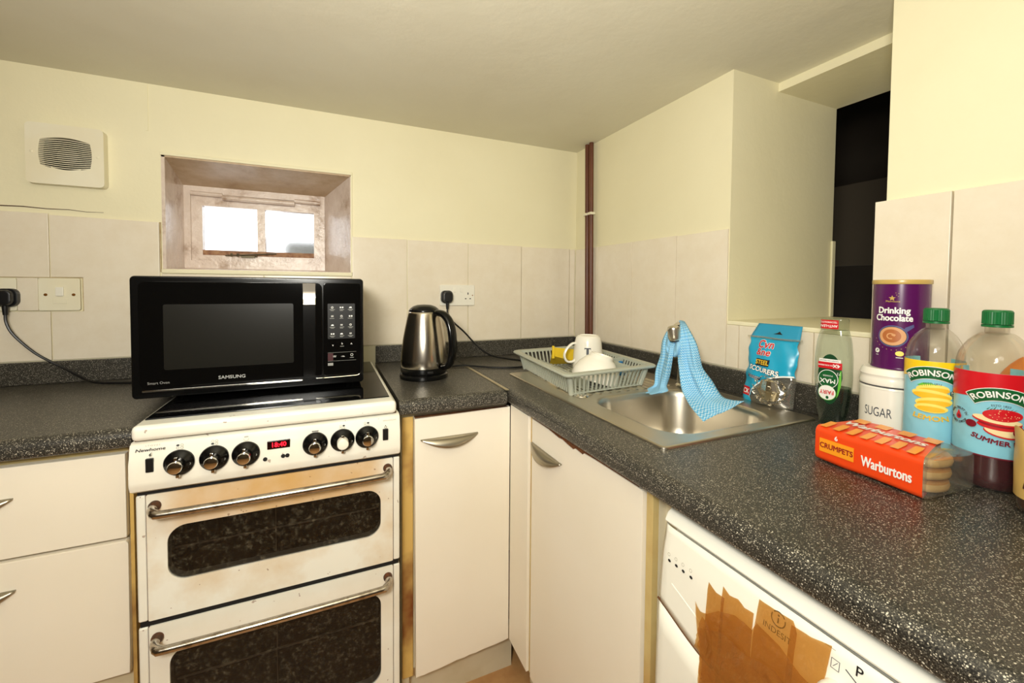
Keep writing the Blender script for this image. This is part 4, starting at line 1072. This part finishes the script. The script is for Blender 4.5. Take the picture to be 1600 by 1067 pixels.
# ------------------------------------------------------------------ pipes in the corner
for i, (ya, yb, lab) in enumerate(((-.113, -.131, 'brown painted water pipe nearest the corner, left of the pair'), (-.145, -.160, 'brown painted water pipe, right hand one of the pair'))):
    p = empty('water_pipe', (-.019, yb, .968), lab, 'pipe')
    B().tube([(-.0185, yb, .9675), (-.0185, (ya+yb)/2, 1.40), (-.0185, ya, CZ-.001)], .0098, 14).done('pipe_run', m['pipe'], p)
    B().box(-.006, -.031, ya-.019 if i else ya-.016, ya+.008, 1.521, 1.533, .003).done('pipe_clip', m['old_plastic'], p)
B().tube([(-.0105, -.130, 1.545), (-.0105, -.128, CZ-.001)], .0045, 8).done('pipe_highlight', m['white_plastic'], label='thin white rod standing for the highlight between the brown pipes', cat='cable')  # white rod modelled in place of a highlight between the pipes

# ================================================================== GROCERIES
CAM2 = V((-1.0854, -1.7043))
def camang(x, y): return math.atan2(CAM2.y-y, CAM2.x-x)

# --- scourers pack: a pillow bag leaning on the upstand, facing -x
SY0, SY1, SZ0 = -.932, -1.060, .9045
SW, SH = SY0-SY1, .166
scp = empty('scourer_pack', (-.05, -.996, SZ0), 'blue hanging bag of steel scourers leaning on the upstand', 'scourers')
def pk_surf(a, b):       # a: 0 left..1 right as seen; b: 0 bottom..1 top
    th = .034*math.sin(PI*min(1, max(0, a)))**.6*(max(0, 1-b)**.55)*min(1, (b+.06)*6)**.5
    lean = -.052+.022*b
    edge = .003*math.sin(b*19)+.0025*math.sin(b*31+1)
    return V((lean-th*.9-.0015*math.sin(a*17+b*9), SY0+(SY1-SY0)*a+edge*(1-2*a)*.6, SZ0+SH*b))
def in_window(a, b): return b < .47*math.sqrt(max(0, 1-((1.02-a)/.78)**2)) and a > .24
nu, nv = 44, 56
for nm, mt_, want in (('printed_film', 'cyan', False), ('clear_window', 'film', True)):
    bm = bmesh.new(); R = {}
    def vv(i, j):
        if (i, j) not in R: R[i, j] = bm.verts.new(pk_surf(i/nu, j/nv))
        return R[i, j]
    for j in range(nv):
        for i in range(nu):
            if in_window((i+.5)/nu, (j+.5)/nv) == want: bm.faces.new((vv(i, j), vv(i+1, j), vv(i+1, j+1), vv(i, j+1)))
    bb = B.__new__(B); bb.bm = bm; bb.done(nm, m[mt_], scp, smooth=80)
bb = B().grid(lambda a, b: V((-.047+.022*b, SY0+(SY1-SY0)*a, SZ0+SH*b)), 6, 10).done('back_film', m['film'], scp)
bb = B().grid(lambda a, b: V((-.0305+.0215*b+.004*math.sin(a*7)*(1-b), SY0-.004*b*2+(SY1-SY0+.014*b)*a, SZ0+SH+.036*b)), 14, 8).done('header_flap', m['teal'], scp, smooth=80, solid=.0008)
B().tube(spline([pk_surf(-.02, 1)+V((-.004, 0, .001)), pk_surf(.3, 1)+V((-.006, 0, .002)), pk_surf(.7, 1)+V((-.006, 0, .001)), pk_surf(1.07, 1.0)+V((-.004, 0, .003))], 6), .0026, 8).done('heat_seal', m['film'], scp)
pm = lambda a_, b_, o: pk_surf(a_/SW+.5, b_/SH) + V((-o, 0, 0))
a = Art(pm, scp, .006)
# white edge of the window
pts = []
for i in range(25):
    aa = .245+.755*i/24; pts.append(((aa-.5)*SW, .47*math.sqrt(max(0, 1-((1.02-aa)/.78)**2))*SH))
for (p, q) in zip(pts, pts[1:]): a.poly('window_border', 'white_print', [p, q, (q[0]-.0004, q[1]+.0035), (p[0]-.0004, p[1]+.0035)], .0030)
a.text('brand_lettering', 'white_print', 'Cvn', -.012, .150, .027, .0014, bold=.055, sx=1.0, shear=.12); a.text('brand_lettering', 'red', 'Cvn', -.012, .150, .027, .0020, bold=.02, shear=.12)
a.text('brand_lettering', 'white_print', '&ne', -.014, .130, .024, .0014, bold=.055, shear=.12); a.text('brand_lettering', 'red', '&ne', -.014, .130, .024, .0020, bold=.02, shear=.12)
a.rect('title_panel', 'black_print', -.030, .008, .096, .113, .0022); a.text('title_lettering', 'gold_text', 'STEEL', -.011, .1045, .0155, .0034, bold=.03, sx=.95)
a.text('title_lettering', 'black_print', 'SCOURERS', -.006, .0855, .0166, .0022, bold=.07, rot=-.10); a.text('title_lettering', 'white_print', 'SCOURERS', -.006, .0855, .0166, .0034, bold=.028, rot=-.10)
a.poly('title_panel', 'navy', [(-.046, .071), (-.008, .067), (-.008, .059), (-.046, .063)], .0012); a.text('title_lettering', 'white_print', 'TOUGH CLEANING', -.027, .0670, .0042, .0020, rot=-.1); a.text('title_lettering', 'white_print', 'NON-RUSTING', -.027, .0628, .0042, .0020, rot=-.1)
a.rect('count_panel', 'red', -.0625, -.034, .014, .036, .0012); a.text('title_lettering', 'white_print', 'CK', -.047, .0245, .0165, .0020, bold=.02)
a.build()
hm = lambda a_, b_, o: V((-.0305+.0215*b_/.036-.0015-o, (SY0+SY1)/2-a_, SZ0+SH+b_))
a = Art(hm, scp); a.poly('hang_slot', 'black_print', [(-.004, .012), (.020, .012), (.014, .016), (.010, .0195), (.005, .0155)], .0016); a.build()
# the ball of steel wool inside
bm = B(); wc = pk_surf(.64, .2); wc = V((-.071, wc.y, SZ0+.040))
for i in range(170):
    u_, v_ = random.uniform(-1, 1), random.uniform(0, 2*PI); s_ = math.sqrt(1-u_*u_); d = V((s_*math.cos(v_)*.42, s_*math.sin(v_), u_*.88))
    base = wc+d*.041; t1 = V((random.uniform(-1, 1), random.uniform(-1, 1), random.uniform(-1, 1))).normalized(); t2 = d.cross(t1).normalized(); rr = random.uniform(.002, .0045)
    pts = [base+(t1*math.cos(q*1.1)+t2*math.sin(q*1.1))*rr for q in range(5)]
    bm.tube(pts, .0007, 3, flat=(1.6, .5))
bm.lathe([(0, -.030), (.02, -.024), (.030, 0), (.02, .024), (0, .030)], mat=Matrix.Translation(wc) @ Matrix.Scale(.42, 4, (1, 0, 0)), segs=12, cap=False)
bm.done('steel_scourer', m['wool'], smooth=0, label='shiny steel wool scourer inside the blue hanging bag', cat='scourer')

# --- washing-up liquid, standing with its printed label upside down
FX, FY = -.060, -1.153
fb = empty('washing_up_bottle', (FX, FY, .9003), 'clear green washing up liquid bottle, its label upside down', 'bottle')
fa = camang(FX, FY)-.30; nrm = V((math.cos(fa), math.sin(fa), 0)); tan = V((-math.sin(fa), math.cos(fa), 0))
def fsec(w_, d_, z, n=28, e=.62):
    out_ = []
    for i in range(n):
        t = 2*PI*i/n; cx = math.copysign(abs(math.cos(t))**e, math.cos(t)); sx_ = math.copysign(abs(math.sin(t))**e, math.sin(t))
        out_.append(V((FX, FY, z))+tan*(w_*cx)+nrm*(d_*sx_))
    return out_
FP = ((.9005, .021, .015), (.904, .023, .017), (.93, .0275, .0195), (.965, .0315, .0205), (1.00, .0335, .021), (1.05, .0335, .021), (1.085, .0305, .020), (1.103, .0265, .0185), (1.110, .0245, .0178))
B().loft([fsec(w_, d_, z) for z, w_, d_ in FP]).done('bottle_body', m['fairy'], fb, smooth=50)
B().loft([fsec(w_-.0015, d_-.0015, z) for z, w_, d_ in ((.903, .0225, .0165), (.93, .0275, .0195), (.965, .0315, .0205), (.985, .0326, .0208))]).done('liquid', m['fairyliq'], fb, smooth=50)
B().loft([fsec(w_, d_, z) for z, w_, d_ in ((1.110, .0235, .0172), (1.112, .0245, .018), (1.132, .0245, .018), (1.1355, .023, .0168))]).done('cap', m['fairy'], fb, smooth=50)
def fmap(a_, b_, o):      # upside down print: u and v reversed
    z = 1.0-b_; x = -a_
    for (z0_, w0, d0), (z1_, w1, d1) in zip(FP+((1.136, .0245, .018),), FP[1:]+((1.136, .0245, .018), (1.137, .02, .018))):
        if z0_ <= z <= z1_:
            t = (z-z0_)/(z1_-z0_); w_, d_ = w0+(w1-w0)*t, d0+(d1-d0)*t; break
    else: w_, d_ = .0245, .018
    q = min(.985, abs(x)/w_); dd = d_*(max(0, 1-q**(2/.62)))**(.31)
    return V((FX, FY, z))+tan*x+nrm*(dd+o)
a = Art(fmap, fb, .005)
lab = []
for i in range(28):
    t = 2*PI*i/28; x = .0225*math.sin(t); z = -.008-.050*math.cos(t)
    lab.append((x*(1 if z < .0 else .92), z if z < 0 else z*1.25))
a.poly('label', 'dkgreen', lab, .0006)
a.poly('label_stripe', 'ltgreen', [(-.0205, -.024), (-.018, -.022), (-.0150, .015), (-.013, .037), (-.0165, .028), (-.0205, .008)], .0010)
a.rect('label_band', 'red', -.0215, .0225, -.040, -.026, .0012); a.rect('label_band', 'white_print', -.019, .0205, -.047, -.040, .0012)
a.text('label_lettering', 'white_print', '4X', -.012, -.0335, .0105, .0018, bold=.03); a.text('label_lettering', 'white_print', 'LESS SCRUBBING', .007, -.0332, .0040, .0018, bold=.02)
a.text('label_lettering', 'black_print', 'TOUGH ON GREASE', .001, -.0437, .0038, .0018)
a.disc('label_badge', 'white_print', .003, -.003, .0188, .0205, .0012); a.disc('label_badge', 'green', .003, -.003, .0176, .0192, .0016)
a.text('label_lettering', 'white_print', 'MAX', .003, .0005, .0135, .0022, bold=.02); a.text('label_lettering', 'white_print', '\u00b7POWER\u00b7', .003, -.0105, .0052, .0022)
a.disc('label_badge', 'ltgreen', .004, .0275, .0168, .0168, .0018); a.disc('label_badge', 'white_print', .004, .0270, .0160, .0160, .0022)
a.text('label_lettering', 'red', 'FAIRY', .004, .0255, .0125, .0030, bold=.02, sx=.82); a.disc('label_badge', 'green', .003, .0375, .0028, .0034, .0030)
a.text('label_lettering', 'white_print', '72', -.0165, -.017, .007, .0022)
a.poly('cap_label', 'red', [(-.012, -.1325), (.0235, -.1325), (.0235, -.113), (-.012, -.113)], .0010)
a.text('label_lettering', 'white_print', 'ANTI-LEAK', .007, -.1195, .0078, .0016, bold=.02, sx=.9); a.text('label_lettering', 'white_print', 'TECHNOLOGY', .007, -.1278, .0056, .0016, bold=.01, sx=.9)
a.build()

# --- sugar canister with the chocolate tin on top
JX, JY, JR = -.076, -1.2645, .0485
ja = camang(JX, JY)
sg = empty('sugar_canister', (JX, JY, .9003), 'white ceramic sugar canister with lid under the purple tin', 'canister')
B().lathe([(0, .9003), (.045, .9003), (JR-.001, .904), (JR, .910), (JR, 1.008), (JR+.0008, 1.010), (JR, 1.013), (.046, 1.014), (0, 1.014)], (JX, JY, 0), 48, cap=False).done('jar', m['china'], sg)
B().lathe([(JR, .0), (JR+.0006, .0006), (JR, .0014)], (JX, JY, 1.0138), 48, cap=False).done('lid_seal', m['ink'], sg)
B().lathe([(.046, 1.0155), (JR, 1.0165), (JR+.0012, 1.022), (JR-.001, 1.029), (JR-.001, 1.033), (JR+.0005, 1.036), (JR-.0015, 1.043), (.044, 1.0478), (.040, 1.0485), (0, 1.0485)], (JX, JY, 0), 48, cap=False).done('lid', m['china'], sg)
a = Art(cylmap(JX, JY, JR, ja-.42, .965), sg, .005)
a.text('lettering', 'ink', 'SUGAR', 0, 0, .025, .0006, bold=-.002, sx=.56); a.build()
TR, TX, TY, TZ = .0415, JX+.004, JY-.008, 1.0487
ct = empty('chocolate_tin', (TX, TY, TZ), 'purple tin of drinking chocolate standing on the sugar canister', 'tin')
ta = camang(TX, TY)-.30
B().lathe([(0, TZ), (TR-.0005, TZ), (TR+.0006, TZ+.001), (TR+.0006, TZ+.0035), (TR, TZ+.0045), (TR, TZ+.162), (0, TZ+.162)], (TX, TY, 0), 56, cap=False).done('can', m['purple'], ct)
B().lathe([(TR+.0008, TZ+.1615), (TR+.0018, TZ+.163), (TR+.0018, TZ+.1685), (TR+.0008, TZ+.170), (TR-.002, TZ+.170), (TR-.003, TZ+.168), (0, TZ+.168)], (TX, TY, 0), 56, cap=False).done('lid', m['gold'], ct)
a = Art(cylmap(TX, TY, TR, ta, TZ+.085), ct, .005)
star = []
for i in range(10):
    t = PI/2+i*PI/5; rr = .0055 if i % 2 == 0 else .0024; star.append((.000+rr*math.cos(t), .050+rr*math.sin(t)))
a.poly('label_star', 'gold', star, .0008); a.text('label_lettering', 'gold', 'Morrisons', .001, .0440, .0050, .0008, bold=.01)
for dx, dz in ((.006, .056), (.009, .059), (.005, .060), (.0085, .0535)): a.disc('label_star', 'gold', dx, dz, .0006, off=.0008, seg=6)
a.text('label_lettering', 'white_print', 'Drinking', .002, .0265, .0165, .0008, bold=.03, sx=.82); a.text('label_lettering', 'white_print', 'Chocolate', .002, .0125, .0165, .0008, bold=.03, sx=.80)
a.disc('cup_picture', 'cupblue', .002, -.0215, .0225, .0205, .0006); a.poly('cup_picture', 'cupblue', [(.016, -.011), (.020, -.004), (.031, .002), (.032, -.003), (.022, -.012)], .0006)
a.disc('cup_picture', 'ink', .002, -.0215, .0205, .0185, .0009); a.disc('cup_picture', 'foam', .002, -.0215, .0195, .0175, .0012); a.disc('cup_picture', 'cocoa', .001, -.021, .0135, .0125, .0015)
a.band('cup_picture', 'foam', .0, -.0215, .004, .006, 0, 5.2, off=.0018); a.disc('cup_picture', 'foam', .004, -.019, .003, .002, .0018)
for i in range(9):
    t = PI*1.08+i*.26; a.disc('label_star', 'gold', .002+.0275*math.cos(t), -.0215+.0262*math.sin(t), .0011, .0005, .0008, rot=t+PI/2, seg=6)
a.disc('label_roundel', 'white_print', -.022, -.051, .0046, off=.0006); a.poly('label_roundel', 'ink', [(-.0245, -.0535), (-.0205, -.048), (-.0195, -.0505)], .0010); a.rect('label_roundel', 'white_print', -.0245, -.0195, -.0595, -.0585, .0006)
a.disc('label_roundel', 'lemon2', .013, -.0535, .0060, .0048, .0006); a.rect('label_roundel', 'white_print', .008, .018, -.0618, -.0606, .0006)
a.build()

# --- squash bottles
def squash(x, y, R, H, lab, z_lab0, z_lab1, liquid, zliq, name='squash_bottle'):
    e = empty(name, (x, y, .9003), lab, 'bottle')
    s_ = .9003; zs_ = z_lab1+.004; q_ = s_+H-.034-zs_
    B().lathe([(0, s_+.004), (R*.55, s_), (R*.82, s_+.001), (R*.95, s_+.010), (R, s_+.024), (R*.985, z_lab0), (R*.985, z_lab1), (R, zs_), (R*.985, zs_+q_*.2), (R*.93, zs_+q_*.4), (R*.85, zs_+q_*.55), (R*.70, zs_+q_*.75), (R*.53, zs_+q_*.90), (R*.42, zs_+q_*.97), (.0130, s_+H-.034), (.0130, s_+H-.026), (.0165, s_+H-.0255), (.0165, s_+H-.0235), (.0130, s_+H-.023), (.0130, s_+H-.004)], (x, y, 0), 48, cap=False).done('bottle', m['pet'], e, smooth=50)
    B().lathe([(0, s_+.006), (R*.55, s_+.002), (R*.80, s_+.003), (R*.93, s_+.011), (R*.975, s_+.024), (R*.965, zliq), (0, zliq)], (x, y, 0), 40, cap=False).done('squash', m[liquid], e, smooth=40)
    cb = B(); prof = []
    n = 72; rows = []
    for z, rr in ((s_+H-.0215, .0158), (s_+H-.003, .0158), (s_+H-.0008, .0150), (s_+H, .0135)):
        rows.append([V((x+(rr+(.0005 if i % 2 and z < s_+H-.002 else 0))*math.cos(2*PI*i/n), y+(rr+(.0005 if i % 2 and z < s_+H-.002 else 0))*math.sin(2*PI*i/n), z)) for i in range(n)])
    cb.loft(rows); cp = cb.done('cap', m['cap_green'], e, smooth=25)
    B().lathe([(.0142, s_+H-.0262), (.0166, s_+H-.0260), (.0166, s_+H-.0225), (.0142, s_+H-.0222)], (x, y, 0), 32).done('cap_ring', m['cap_green'], e)
    return e
def label_sleeve(e, x, y, R, z0, z1, a0, half, mat):
    b = B()
    def fn(a_, b_):
        t = a0-half+2*half*a_; rr = R*.985+.0006+.0005*math.sin(t*9+b_*17)*math.sin(b_*21); return V((x+rr*math.cos(t), y+rr*math.sin(t), z0+(z1-z0)*b_))
    return b.grid(fn, 60, 24).done('label', m[mat], e, smooth=80)
LX, LY, LR = -.130, -1.346, .0368
lz0, lz1 = .9365, 1.0805
lem = squash(LX, LY, LR, .2685, 'lemon squash bottle with green cap and blue label', lz0, lz1, 'squash_lemon', .966)
la = camang(LX, LY)-.03
label_sleeve(lem, LX, LY, LR, lz0, lz1, la, 2.6, 'sky')
def arcs(a, R0, banner, top, yv, r_arc, half_w, txt, size, zt):
    """coloured top field above an arched green banner with lettering"""
    pass
def robinsons(e, x, y, R, a0, zc, ztop, topmat, s_=1.0):
    a = Art(cylmap(x, y, R*.985+.0012, a0, zc), e, .004)
    RA = .055*s_; hw = .95*RA*.62
    yo = .0*s_
    # arc centre below; banner between RA-.010 and RA+.010
    cyy = yo-RA; t0 = .66
    top = [(-.052*s_, ztop)] if False else []
    n = 20; lo = []
    for i in range(n+1):
        t = t0*(1-2*i/n); lo.append(((RA+.004*s_)*math.sin(t), cyy+(RA+.004*s_)*math.cos(t)))
    wq = 1.75*R
    a.poly('label_top', topmat, [(lo[-1][0]-.0, lo[-1][1])] + [(-wq, lo[-1][1]-.004*s_), (-wq, ztop), (wq, ztop), (wq, lo[0][1]-.004*s_)] + lo[:-1][::1], .0003)
    a.band('label_banner', 'white_print', 0, cyy, RA-.0105*s_, RA+.0105*s_, PI/2-t0-.02, PI/2+t0+.02, .0007)
    a.band('label_banner', 'green', 0, cyy, RA-.0095*s_, RA+.0095*s_, PI/2-t0, PI/2+t0, .0010)
    a.text('brand_lettering', 'white_print', 'ROBINSONS', 0, -.0004*s_, .0138*s_, .0015, bold=.022, sx=.90, arc=RA)
    a.text('brand_lettering', 'ink', 'ESTD 1823', 0, -.0175*s_, .0046*s_, .0010, arc=RA*.75)
    return a
a = robinsons(lem, LX, LY, LR, la, 1.0615, lz1-1.0615, 'yellow', 1.02)
a.poly('fruit_picture', 'ltgreen', [(-.019, -.0225), (-.012, -.0180), (-.002, -.0172), (.006, -.0195), (-.002, -.0235), (-.012, -.0245)], .0010)
for k_, (cx, cz, rx, ry, rt, mt_) in enumerate(((.000, -.0275, .0205, .0085, .10, 'lemon2'), (.001, -.030, .020, .0055, .10, 'lemon'), (-.001, -.0370, .0250, .0085, -.08, 'lemon2'), (-.001, -.039, .023, .0055, -.06, 'lemon'),
                                 (.002, -.0490, .0225, .0085, .12, 'lemon2'), (.002, -.051, .020, .0055, .10, 'lemon'), (-.001, -.0590, .0200, .0075, .0, 'lemon2'), (-.001, -.0605, .0165, .0045, .0, 'lemon'))):
    a.disc('fruit_picture', mt_, cx, cz, rx, ry, .0010+.0002*k_, rot=rt)
a.text('flavour_lettering', 'gold_text', 'LEMON', -.001, -.0765, .0115, .0012, bold=.03, sx=1.15, arc=-.09)
a.poly('sugar_badge', 'dkgreen', [(.0215, -.029), (.026, -.026), (.032, -.026), (.032, -.0395), (.021, -.0395)], .0010); a.text('flavour_lettering', 'white_print', 'NO', .0268, -.0305, .0058, .0016, bold=.03); a.text('flavour_lettering', 'white_print', 'ADDED', .0268, -.0345, .0026, .0016); a.text('flavour_lettering', 'white_print', 'SUGAR', .0268, -.0372, .0026, .0016)
a.rect('label_edge', 'lemon2', -.060, .060, lz0-1.0615, lz0-1.0615+.0025, .0006)
a.build()
SX, SY, SR = -.150, -1.4235, .0425
sz0, sz1 = .9525, 1.0775
smr = squash(SX, SY, SR, .2695, 'large squash bottle with dark red drink and red label', sz0, sz1, 'squash_red', 1.03)
sa = camang(SX, SY)+.17
label_sleeve(smr, SX, SY, SR, sz0, sz1, sa, 2.6, 'sky')
a = robinsons(smr, SX, SY, SR, sa, 1.0475, sz1-1.0475, 'red', .93)
for i in range(9): a.poly('fruit_picture', 'green', [(-.014+.003*i, -.0235), (-.0125+.003*i, -.0235), (-.0125+.0034*i+random.uniform(-.003, .003), -.0185+random.uniform(-.002, .002))], .0011)
for k_, (cx, cz, rx, ry, rt, mt_) in enumerate(((.003, -.0560, .0195, .0075, -.16, 'berry'), (.003, -.0545, .0185, .0068, -.16, 'apple'), (.000, -.0465, .0230, .0062, -.03, 'berry'), (.000, -.0440, .0215, .0045, -.03, 'dkred'),
                                 (-.003, -.0395, .0250, .0060, -.10, 'berry'), (-.003, -.0378, .0245, .0052, -.10, 'apple'), (.002, -.0300, .0195, .0090, .04, 'berry'), (.004, -.0275, .0120, .0040, .04, 'red'),
                                 (-.0285, -.0485, .0060, .0055, 0, 'cherry'), (.019, -.0530, .0075, .0070, 0, 'cherry'))): a.disc('fruit_picture', mt_, cx, cz, rx, ry, .0012+.0002*k_, rot=rt)
random.seed(5)
for i in range(26):
    t = random.uniform(0, 2*PI); q_ = math.sqrt(random.random())*.85; a.disc('fruit_picture', 'apple', .002+.0185*q_*math.cos(t), -.0300+.0082*q_*math.sin(t), .0005, .0004, .0034, seg=6)
a.text('flavour_lettering', 'maroon', 'SUMMER FRUITS', .008, -.0715, .0098, .0012, bold=.035, sx=1.05, arc=-.10)
a.text('badge_lettering', 'ink', 'REAL FRUIT IN', -.0465, -.0300, .0050, .0012, bold=.01, arc=.0125); a.text('badge_lettering', 'ink', 'EVERY DROP', -.0465, -.0520, .0050, .0012, bold=.01, arc=-.0125)
a.disc('drop_badge', 'red', -.0465, -.0425, .0042, .0044, .0012); a.poly('drop_badge', 'red', [(-.0505, -.0415), (-.0425, -.0415), (-.0465, -.0325)], .0012); a.disc('drop_badge', 'cherry', -.0458, -.0425, .0024, off=.0016)
a.rect('label_edge', 'maroon', -.07, .07, sz0-1.0475-.0005, sz0-1.0475+.0016, .0006)
a.build()

# --- crumpets
O_ = V((-.300, -1.252, .9003)); FRp = V((-.313, -1.414, .9003)); e1 = (FRp-O_).normalized(); e2 = V((-e1.y, e1.x, 0)); CW, CD, CH = .1625, .118, .060
if e2.x < 0: e2 = -e2
cr = empty('crumpet_pack', tuple(O_+e1*CW/2+e2*CD/2), 'orange plastic wrapped packet of crumpets lying on the worktop', 'packet')
def cp_pt(a_, d_, h_): return O_+e1*a_+e2*d_+V((0, 0, h_))
def csec(a_, sx_, n=6):
    """rounded rectangle section across the pack, scaled towards its middle"""
    pts = rrect(0, CD, 0, CH, .010, n); c_ = (CD/2, CH*.45)
    return [cp_pt(a_, c_[0]+(p[0]-c_[0])*sx_, max(.0004, c_[1]+(p[1]-c_[1])*sx_ + .0012*math.sin(p[0]*160+a_*70))) for p in pts]
def slant(sec, k_=.30): return [p-e1*(k_*max(0, (p-O_).dot(e2))) for p in sec]
B().loft([csec(.0005, .04), csec(0, .80), csec(.002, .93), csec(.006, 1.0), csec(.05, 1.0), csec(.09, 1.0), slant(csec(CW-.007, 1.0))], cap=False).done('printed_film', m['orange'], cr, smooth=50)
B().loft([slant(csec(CW-.007, 1.0)), slant(csec(CW-.006, 1.0), .15), csec(CW-.003, .96), csec(CW, .85), csec(CW+.001, .4)]).done('clear_end', m['film'], cr, smooth=50)
tl = B(); tl.loft([[cp_pt(.002, CD*.10, .045), cp_pt(.002, CD*.9, .045), cp_pt(.002, CD*.9, .012), cp_pt(.002, CD*.1, .012)], [cp_pt(-.020, CD*.22, .024), cp_pt(-.022, CD*.95, .026), cp_pt(-.022, CD*.95, .022), cp_pt(-.020, CD*.22, .020)]])
tl.done('film_tail', m['film'], cr, smooth=0)
fm = planemap(cp_pt(CW/2, -.0006, CH/2), e1, (0, 0, 1)); a = Art(fm, cr, .02)
a.rect('print_panel', 'amber', -.068, -.014, -.0115, .0115, .0006); a.text('lettering', 'dkred', 'CRUMPETS', -.041, .0, .0125, .0012, bold=.02, sx=.86); a.text('lettering', 'white_print', '6', -.041, .0175, .0105, .0012, bold=.02)
a.text('lettering', 'white_print', 'Warburtons', .030, -.004, .0225, .0012, bold=.02, sx=.58); a.build()
tm = planemap(cp_pt(CW/2, CD/2, CH+.0006), e1, e2); a = Art(tm, cr, .02)
for i in range(7):
    x0_ = -.070+.0205*i; a.poly('print_stripe', 'amber', [(x0_, -.058), (x0_+.011, -.058), (x0_+.006, -.030), (x0_+.001, -.014), (x0_-.009, -.016), (x0_-.005, -.034)], .0012)
for i in range(4):
    x0_ = -.066+.033*i; a.poly('print_stripe', 'amber', [(x0_, .022), (x0_+.018, .022), (x0_+.014, .05), (x0_-.006, .05)], .0012)
a.text('lettering', 'white_print', 'Warburtons', -.008, .002, .031, .0016, bold=.025, sx=.74, rot=.0)
a.build()
# crumpets seen through the clear end, three deep
for k_, nm in enumerate(('bottom', 'middle', 'top')):
    c_ = cp_pt(CW-.049, CD*.46+.003*(k_-1), .0018+.0178*k_)
    e = empty('crumpet', tuple(c_), 'golden crumpet at the %s of the stack inside the orange packet' % nm, 'crumpet', 'crumpets in the packet')
    B().lathe([(0, 0), (.040, .0005), (.044, .003), (.0452, .008), (.0440, .0130)], tuple(c_), 36, cap=False).done('side', m['crumpet'], e, smooth=60)
    B().lathe([(.0440, .0130), (.041, .0158), (.02, .0164), (0, .0164)], tuple(c_), 36, cap=False).done('toasted_top', m['crumpet2'], e, smooth=60)

# --- coffee jar at the right edge
QX, QY, QR = -.212, -1.509, .042
cj = empty('coffee_jar', (QX, QY, .9003), 'glass jar wrapped in gold paper next to the red squash bottle', 'jar')
B().lathe([(0, .902), (.034, .9003), (.039, .903), (QR, .912), (QR, .985), (.037, 1.000), (.028, 1.006), (.028, 1.02)], (QX, QY, 0), 40, cap=False).done('glass', m['pet'], cj, smooth=50)
B().lathe([(0, .904), (.036, .904), (QR-.002, .913), (QR-.002, .965), (0, .968)], (QX, QY, 0), 32, cap=False).done('coffee', m['brown'], cj)
B().lathe([(.031, 1.008), (.031, 1.026), (.028, 1.029), (0, 1.029)], (QX, QY, 0), 32).done('lid', m['brown'], cj)
qa = camang(QX, QY)
b = B()
def fn(a_, b_):
    t = qa-1.5+3.0*a_; zz = .9235+(.0885+.006*math.sin(a_*14))*b_; rr = QR+.0012+.0018*abs(math.sin(a_*9+b_*4))*b_-(.012*max(0, b_-.75)/.25 if b_ > .75 else 0)*0; return V((QX+rr*math.cos(t), QY+rr*math.sin(t), zz))
b.grid(fn, 48, 16).done('paper_label', m['kraft'], cj, smooth=80)
a = Art(cylmap(QX, QY, QR+.0030, qa-.25, .945), cj, .005)
for r0_, r1_, mt_ in ((.0235, .0262, 'brown'), (.0205, .0225, 'gold'), (.0165, .0205, 'dkred'), (.0105, .0165, 'white_print'), (0.0005, .0095, 'brown')): a.band('label_emblem', mt_, 0, -.006, r0_, r1_, 0, PI, .0006)
a.text('lettering', 'brown', 'GOLD BLEND'[:0] or 'coffee', -.012, .034, .012, .0006, sx=.9, arc=.05); a.build()

# --- orange packet behind the big bottle
og = B(); 
def fn(a_, b_):
    t, q = 2*PI*a_, PI*b_; s_ = max(0, math.sin(q))**.7
    return V((-.056+.027*s_*math.cos(t), -1.475+.082*s_*math.sin(t)*(1+.03*math.sin(5*t)), 1.003-.1025*math.cos(q)+.002*math.sin(7*t+5*q)*s_))
og.grid(fn, 36, 22); bmesh.ops.remove_doubles(og.bm, verts=og.bm.verts, dist=1e-4)
og.done('orange_bag', m['citrus'], smooth=70, label='bright orange bag seen through the red squash bottle', cat='bag')


# ================================================================== one object per separate piece
def split_pieces():
    for o in [o for o in C.objects if o.type == 'MESH' and o.get('kind') != 'structure' and o.get('kind') != 'stuff']:
        if o.get('category'): continue
        me = o.data; n = len(me.vertices)
        par = list(range(n))
        def find(i):
            while par[i] != i: par[i] = par[par[i]]; i = par[i]
            return i
        for e in me.edges:
            a_, b_ = find(e.vertices[0]), find(e.vertices[1])
            if a_ != b_: par[a_] = b_
        isl = {}
        for i in range(n): isl.setdefault(find(i), []).append(i)
        if len(isl) < 2 or len(isl) > 400: continue
        keys = list(isl); box = []
        for k_ in keys:
            co = [me.vertices[i].co for i in isl[k_]]
            box.append(([min(c[j] for c in co) for j in range(3)], [max(c[j] for c in co) for j in range(3)]))
        q = list(range(len(keys)))
        def f2(i):
            while q[i] != i: i = q[i]
            return i
        sz = [max(b_[1][j]-b_[0][j] for j in range(3)) for b_ in box]
        for i in range(len(keys)):
            for j in range(i):
                gap = math.sqrt(sum(max(0, box[i][0][t]-box[j][1][t], box[j][0][t]-box[i][1][t])**2 for t in range(3)))
                if gap <= max(.02, .5*max(sz[i], sz[j])): q[f2(i)] = f2(j)
        groups = {}
        for i, k_ in enumerate(keys): groups.setdefault(f2(i), set()).update(isl[k_])
        if len(groups) < 2: continue
        base = o.name.split('.')[0]
        for gi, vs in enumerate(list(groups.values())):
            bm = bmesh.new(); bm.from_mesh(me); bm.verts.ensure_lookup_table()
            bmesh.ops.delete(bm, geom=[v for v in bm.verts if v.index not in vs], context='VERTS')
            nm = bpy.data.meshes.new(base); bm.to_mesh(nm); bm.free(); nm.materials.append(me.materials[0])
            c = o.copy(); c.data = nm; c.name = base; C.objects.link(c)
            for ch in o.children:
                if gi == 0: ch.parent = c
        bpy.data.objects.remove(o)
split_pieces()
